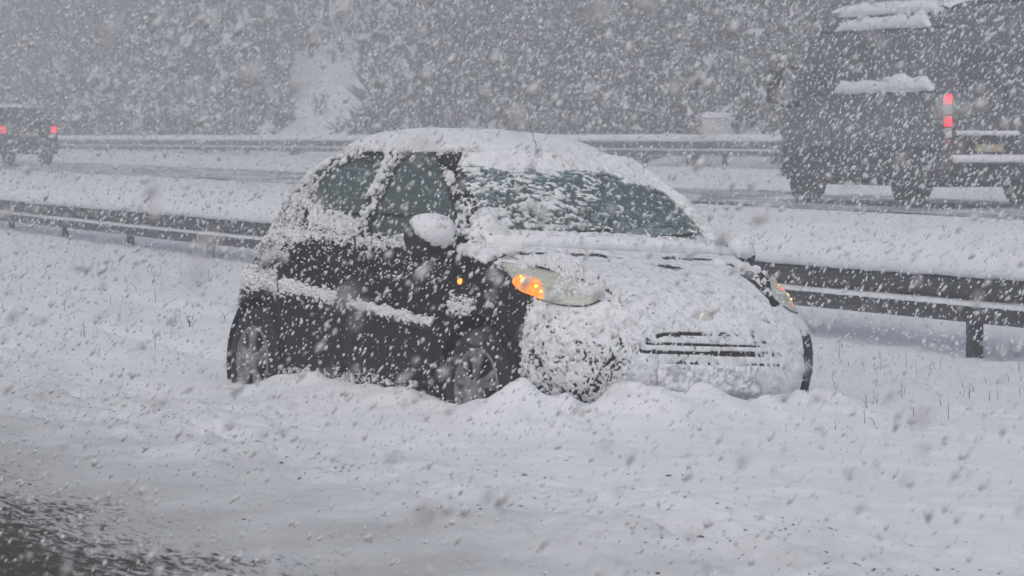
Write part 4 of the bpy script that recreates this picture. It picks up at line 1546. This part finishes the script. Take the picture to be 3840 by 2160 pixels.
for x in np.linspace(.42, 2.35, 14):
    for y in np.linspace(-.55, .55, 12):
        V.append((x, y, 1.455 + .085 * (1 - (y / .6) ** 4) * (1 - abs((x - 1.38) / 1.0) ** 4) + .02 * random.random()))
ii = np.arange(14 * 12).reshape(14, 12)
np_obj('snow_cap', np.array(V), np.stack([ii[:-1, :-1], ii[:-1, 1:], ii[1:, 1:], ii[1:, :-1]], -1).reshape(-1, 4), M['snow_far'], fc, kind='stuff')

# ------------------------------------------------------------------ roadside cabinet beyond the far guardrail
cx_, cy_ = 4.41, 77.5
gz = ground_z(cx_, cy_)
cb = empty('roadside_cabinet', (cx_, cy_, gz), (0, 0, HEAD - math.pi / 2), label='pale snow crusted roadside cabinet standing behind the far guardrail', category='cabinet')
mb = MB()
top = 1.86 - gz
mb.box((0, 0, (top - .1) / 2 - .05), (.50, .36, top - .1 + .1), bev=.02)
mb.build('housing', M['cabinet'], cb)
mb = MB()
mb.box((0, -.187, (top - .1) / 2), (.42, .016, top - .22), bev=.006)
mb.build('door', M['cabinet'], cb)
V = []
for i in range(13):
    for j in range(11):
        u, v = i / 6 - 1, j / 5 - 1
        e = max(0, 1 - max(abs(u), abs(v)) ** 6)
        V.append((u * .285, v * .215, top - .10 + .12 * e ** .4 + .015 * random.random()))
ii = np.arange(13 * 11).reshape(13, 11)
np_obj('snow_cap', np.array(V), np.stack([ii[:-1, :-1], ii[:-1, 1:], ii[1:, 1:], ii[1:, :-1]], -1).reshape(-1, 4), M['snow_far'], cb, kind='stuff')

# ------------------------------------------------------------------ wooded slope
rg = np.random.default_rng(21)
tri_V = {'twig': [], 'needle': [], 'snow': []}
def tris(cen, size, ori=None):
    n = len(cen)
    A = rg.normal(size=(n, 3, 3))
    A /= np.linalg.norm(A, axis=-1, keepdims=True)
    return cen[:, None, :] + A * size[:, None, None]
def plume_gap(x, y):  # made-up treeless gap, standing in for a cloud of blown snow
    c = -7.5 + .095 * (y - 92)
    w = 4.2 - .05 * (y - 92)
    return .97 * math.exp(-abs((x - c) / max(w, .8)) ** 2.4)
_fy, _fx = np.meshgrid(np.linspace(60, 260, 240), np.linspace(-70, 70, 180), indexing='ij')
_fz = terrain(_fx, _fy)
def far_ground(x, y):
    a = int(np.clip(round((y - 60) / 200 * 239), 0, 239))
    b = int(np.clip(round((x + 70) / 140 * 179), 0, 179))
    return float(_fz[a, b])
n_tree = 0
while n_tree < 980:
    q = 34.0 + 30 * rg.random() ** 1.7
    p = rg.uniform(25, 165)
    x, y = xy(p, q)
    if abs(x) > .20 * y + 8 or y < 70:
        continue
    if abs(x - 4.45) < .8 and y < 78.6:
        continue
    gap = plume_gap(x, y)
    thinned = rg.random() < gap
    if thinned and rg.random() < .8:
        continue
    n_tree += 1
    z0 = far_ground(x, y)
    h = rg.uniform(2.5, 6.5) * (0.40 + .60 * sstep(34, 42, q))
    r = h * rg.uniform(.28, .42)
    ever = noise(np.array([[x, y]]), 14, 91)[0] > .52
    if thinned:
        h, r = h * .30, r * .5
    n = int(60 + 80 * h / 5) // (5 if thinned else 1)
    if ever:
        f = rg.random(n) ** .7
        a = rg.uniform(0, 2 * math.pi, n)
        rr = r * .8 * (1 - f) * np.sqrt(rg.random(n)) + .08
        C = np.stack([x + rr * np.cos(a), y + rr * np.sin(a), z0 + .2 + h * f], -1)
        T = tris(C, rg.uniform(.12, .34, n))
        T[..., 2] -= .12 * np.abs(rg.normal(size=(n, 3)))
        tri_V['needle'].append(T)
        m = n // 2
        tri_V['snow'].append(tris(C[:m] + np.array([0, -.08, .16]), rg.uniform(.10, .26, m)))
    else:
        d = rg.normal(size=(n, 3))
        d /= np.linalg.norm(d, axis=1, keepdims=True)
        rad = rg.random(n) ** .4
        C = np.array([x, y, z0 + h * .55]) + d * rad[:, None] * np.array([r, r, h * .48])
        # slender twigs: long thin triangles
        dirv = d * .6 + np.array([0, 0, .8]) + .5 * rg.normal(size=(n, 3))
        dirv /= np.linalg.norm(dirv, axis=1, keepdims=True)
        L = rg.uniform(.3, .9, n)[:, None]
        sidev = rg.normal(size=(n, 3)) * rg.uniform(.02, .07, n)[:, None]
        T = np.stack([C - dirv * L / 2 + sidev, C - dirv * L / 2 - sidev, C + dirv * L / 2], 1)
        tri_V['twig'].append(T)
        m = n // 2
        tri_V['snow'].append(tris(C[:m] + np.array([0, -.05, .05]), rg.uniform(.07, .18, m)))
    # trunk
    k = 5
    A = np.linspace(0, 2 * math.pi, k, endpoint=False)
    tw = .05 + .018 * h
    base = np.stack([x + tw * np.cos(A), y + tw * np.sin(A), np.full(k, z0 - .2)], -1)
    tip = np.array([x + rg.normal() * .2, y + rg.normal() * .2, z0 + h * .85])
    tri_V['twig'].append(np.stack([np.stack([base[i], base[(i + 1) % k], tip]) for i in range(k)]))
wood = empty('wooded_slope', (*xy(90, 42), ground_z(*xy(90, 42))), kind='stuff', label='snowy wood of bare and evergreen trees filling the far slope', category='wood')
for nm, m_ in (('twig', M['twig']), ('needle', M['needle']), ('snow', M['snow_far'])):
    V = np.concatenate(tri_V[nm]).reshape(-1, 3) - np.array(wood.location)
    np_obj({'twig': 'branches', 'needle': 'evergreen_foliage', 'snow': 'branch_snow'}[nm], V, np.arange(len(V)).reshape(-1, 3), m_, wood, smooth=False, kind='stuff')

# ------------------------------------------------------------------ grass stalks, weeds, and dirt crumbs doubling as painted shade, in the snow
rg = np.random.default_rng(31)
mb = MB()
def blades(p, q, h, lean, w):
    x, y = xy(p, q)
    z = terrain(x, y)
    for k in range(len(x)):
        a = rg.uniform(0, 2 * math.pi)
        dx, dy = math.cos(a) * lean[k], math.sin(a) * lean[k]
        mb.tube([(x[k], y[k], z[k] - .03), (x[k] + dx * .4, y[k] + dy * .4, z[k] + h[k] * .6), (x[k] + dx, y[k] + dy, z[k] + h[k])], [w[k], w[k] * .75, w[k] * .25], 4, cap=False)
n_ = 420
p_, q_ = rg.uniform(11.5, 23.5, n_), rg.uniform(7.4, 11.4, n_)
ok_ = (noise(np.stack(xy(p_, q_), -1), .7, 95) > .5) | (rg.random(n_) < .3)
p_, q_ = p_[ok_], q_[ok_]
n_ = len(p_)
blades(p_, q_, rg.uniform(.015, .045, n_) + .08 * rg.random(n_) ** 3, rg.uniform(0, .05, n_), rg.uniform(.0013, .0026, n_))
n_ = 90
blades(rg.uniform(22, 36, n_), rg.uniform(6.0, 11.5, n_), rg.uniform(.03, .12, n_), rg.uniform(0, .06, n_), np.full(n_, .0028))
mb.build('grass_stalks', M['grass'], None, kind='stuff', label='dry grass stalks poking up through the snow of the verge', category='grass')

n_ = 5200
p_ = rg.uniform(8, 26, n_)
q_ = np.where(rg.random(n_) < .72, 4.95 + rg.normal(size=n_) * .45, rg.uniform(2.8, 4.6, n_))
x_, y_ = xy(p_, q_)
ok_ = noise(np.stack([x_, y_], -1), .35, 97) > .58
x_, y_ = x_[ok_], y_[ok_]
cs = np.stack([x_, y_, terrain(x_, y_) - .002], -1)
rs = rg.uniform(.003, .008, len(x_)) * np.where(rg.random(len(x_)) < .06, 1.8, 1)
blobs('dirt_shade_specks', cs, rs, 33, None, M['dirt_shade'], .7)  # dark crumbs: some dirt, some standing in for shade between snow lumps
d_ = bpy.data.objects['dirt_shade_specks']
d_['label'] = 'dark crumbs of dirt and grit, also standing in for shade among clods, along the road edge'
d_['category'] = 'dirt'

def sprig(px, py_, h, n, label):
    Z = 9000 * 1.35 / (py_ - 345)
    x, y = (px - 1288) / 9000 * Z, Z
    for _ in range(6):
        z = ground_z(x, y)
        Z = 9000 * (1.35 - z) / (py_ - 345)
        x, y = (px - 1288) / 9000 * Z, Z
    z = ground_z(x, y)
    root = empty('weed', (x, y, z - .01), label=label, category='weed', group='weeds in the snow')
    for k in range(n):
        m = MB()
        a = rg.uniform(0, 2 * math.pi)
        l = rg.uniform(.6, 1) * h
        m.tube([(0, 0, -.02), (.3 * l * math.cos(a) * .5, .3 * l * math.sin(a) * .5, l * .55), (.35 * l * math.cos(a), .35 * l * math.sin(a), l)], [.0035, .003, .0015], 5)
        m.build('stem', M['grass'], root)
        m = MB()
        c = Vector((.2 * l * math.cos(a), .2 * l * math.sin(a), l * .6))
        e = Vector((math.cos(a + 1), math.sin(a + 1), .5)) * .024
        f_ = Vector((-math.sin(a), math.cos(a), .2)) * .008
        m.add([c, c + e * .5 + f_, c + e, c + e * .5 - f_], [(0, 1, 2, 3)])
        m.build('leaf', M['grass'], root)
sprig(1562, 1046, .055, 5, 'small dark weed tuft in smooth snow before the car bumper')
sprig(478, 866, .08, 4, 'thin forked weed in the snow left of the car')
sprig(255, 1332, .030, 3, 'tiny dark stub sticking up at the slushy road edge')

# ------------------------------------------------------------------ falling snow
rg = np.random.default_rng(41)
def flakes(n, y0, y1, power, rmin, rmax, faces8=True):
    y = (y0 ** power + (y1 ** power - y0 ** power) * rg.random(n)) ** (1 / power)
    x = (rg.random(n) * 2 - 1) * (.17 * y + .9)
    z = rg.random(n) * (.055 * y + 2.2) - .02
    g = terrain(x, y)
    z = z + np.clip(g, 0, 3)
    X = CAR_INV[0, 0] * x + CAR_INV[0, 1] * y + CAR_INV[0, 2] * z + CAR_INV[0, 3]
    Y = CAR_INV[1, 0] * x + CAR_INV[1, 1] * y + CAR_INV[1, 2] * z + CAR_INV[1, 3]
    Zc = CAR_INV[2, 0] * x + CAR_INV[2, 1] * y + CAR_INV[2, 2] * z + CAR_INV[2, 3]
    ok = ~((X > -3.0) & (X < .78) & (np.abs(Y) < .86) & (Zc < 1.55))
    x, y, z = x[ok], y[ok], z[ok]
    n = len(x)
    r = rmin + (rmax - rmin) * rg.random(n) ** 2.2
    if faces8:
        B = np.array([(1, 0, 0), (-1, 0, 0), (0, 1, 0), (0, -1, 0), (0, 0, 1), (0, 0, -1)], float)
        Fm = np.array([(0, 2, 4), (2, 1, 4), (1, 3, 4), (3, 0, 4), (2, 0, 5), (1, 2, 5), (3, 1, 5), (0, 3, 5)])
    else:
        B = np.array([(1, 0, -.5), (-.5, .87, -.5), (-.5, -.87, -.5), (0, 0, 1.1)])
        Fm = np.array([(0, 2, 1), (0, 1, 3), (1, 2, 3), (2, 0, 3)])
    k = len(B)
    V = np.repeat(B[None], n, 0) * (1 + .8 * (rg.random((n, k, 1)) - .5))
    # ragged flakes drift down on the wind: longer along the way they fall
    V[..., 2] *= rg.uniform(1.3, 2.6, (n, 1))
    tilt = np.radians(rg.normal(32, 10, n))
    spin = rg.uniform(0, 2 * math.pi, n)
    c, s = np.cos(spin)[:, None], np.sin(spin)[:, None]
    V[..., 0], V[..., 1] = V[..., 0] * c - V[..., 1] * s, V[..., 0] * s + V[..., 1] * c
    c, s = np.cos(tilt)[:, None], np.sin(tilt)[:, None]
    V[..., 0], V[..., 2] = V[..., 0] * c + V[..., 2] * s, -V[..., 0] * s + V[..., 2] * c
    V = V * r[:, None, None] + np.stack([x, y, z], -1)[:, None, :]
    return V.reshape(-1, 3), (Fm[None] + (np.arange(n) * k)[:, None, None]).reshape(-1, 3)
V1, F1 = flakes(60000, 2.2, 20, 2.3, .0018, .0068)
V2_, F2_ = flakes(170000, 20, 80, 2.0, .0032, .0108, False)
V3_, F3_ = flakes(2600, 1.0, 3.4, 2.0, .0022, .0052)
np_obj('falling_snow', np.concatenate([V1, V2_, V3_]), np.concatenate([F1, F2_ + len(V1), F3_ + len(V1) + len(V2_)]), M['flake'], None, smooth=True, kind='stuff', label='falling snowflakes filling the air over the whole scene', category='snow')

# ------------------------------------------------------------------ haze
mb = MB()
mb.box((0, 110, 14), (320, 270, 36))
hz = bpy.data.materials.new('haze')
hz.use_nodes = True
hn = hz.node_tree.nodes
hn.remove(hn['Principled BSDF'])
pv = hn.new('ShaderNodeVolumePrincipled')
pv.inputs['Color'].default_value = (0.90, 0.92, 0.96, 1)
pv.inputs['Density'].default_value = 0.0074
pv.inputs['Anisotropy'].default_value = 0.0
hz.node_tree.links.new(pv.outputs['Volume'], hn['Material Output'].inputs['Volume'])
mb.build('haze', hz, None, kind='stuff', label='pale grey snow haze filling the air')
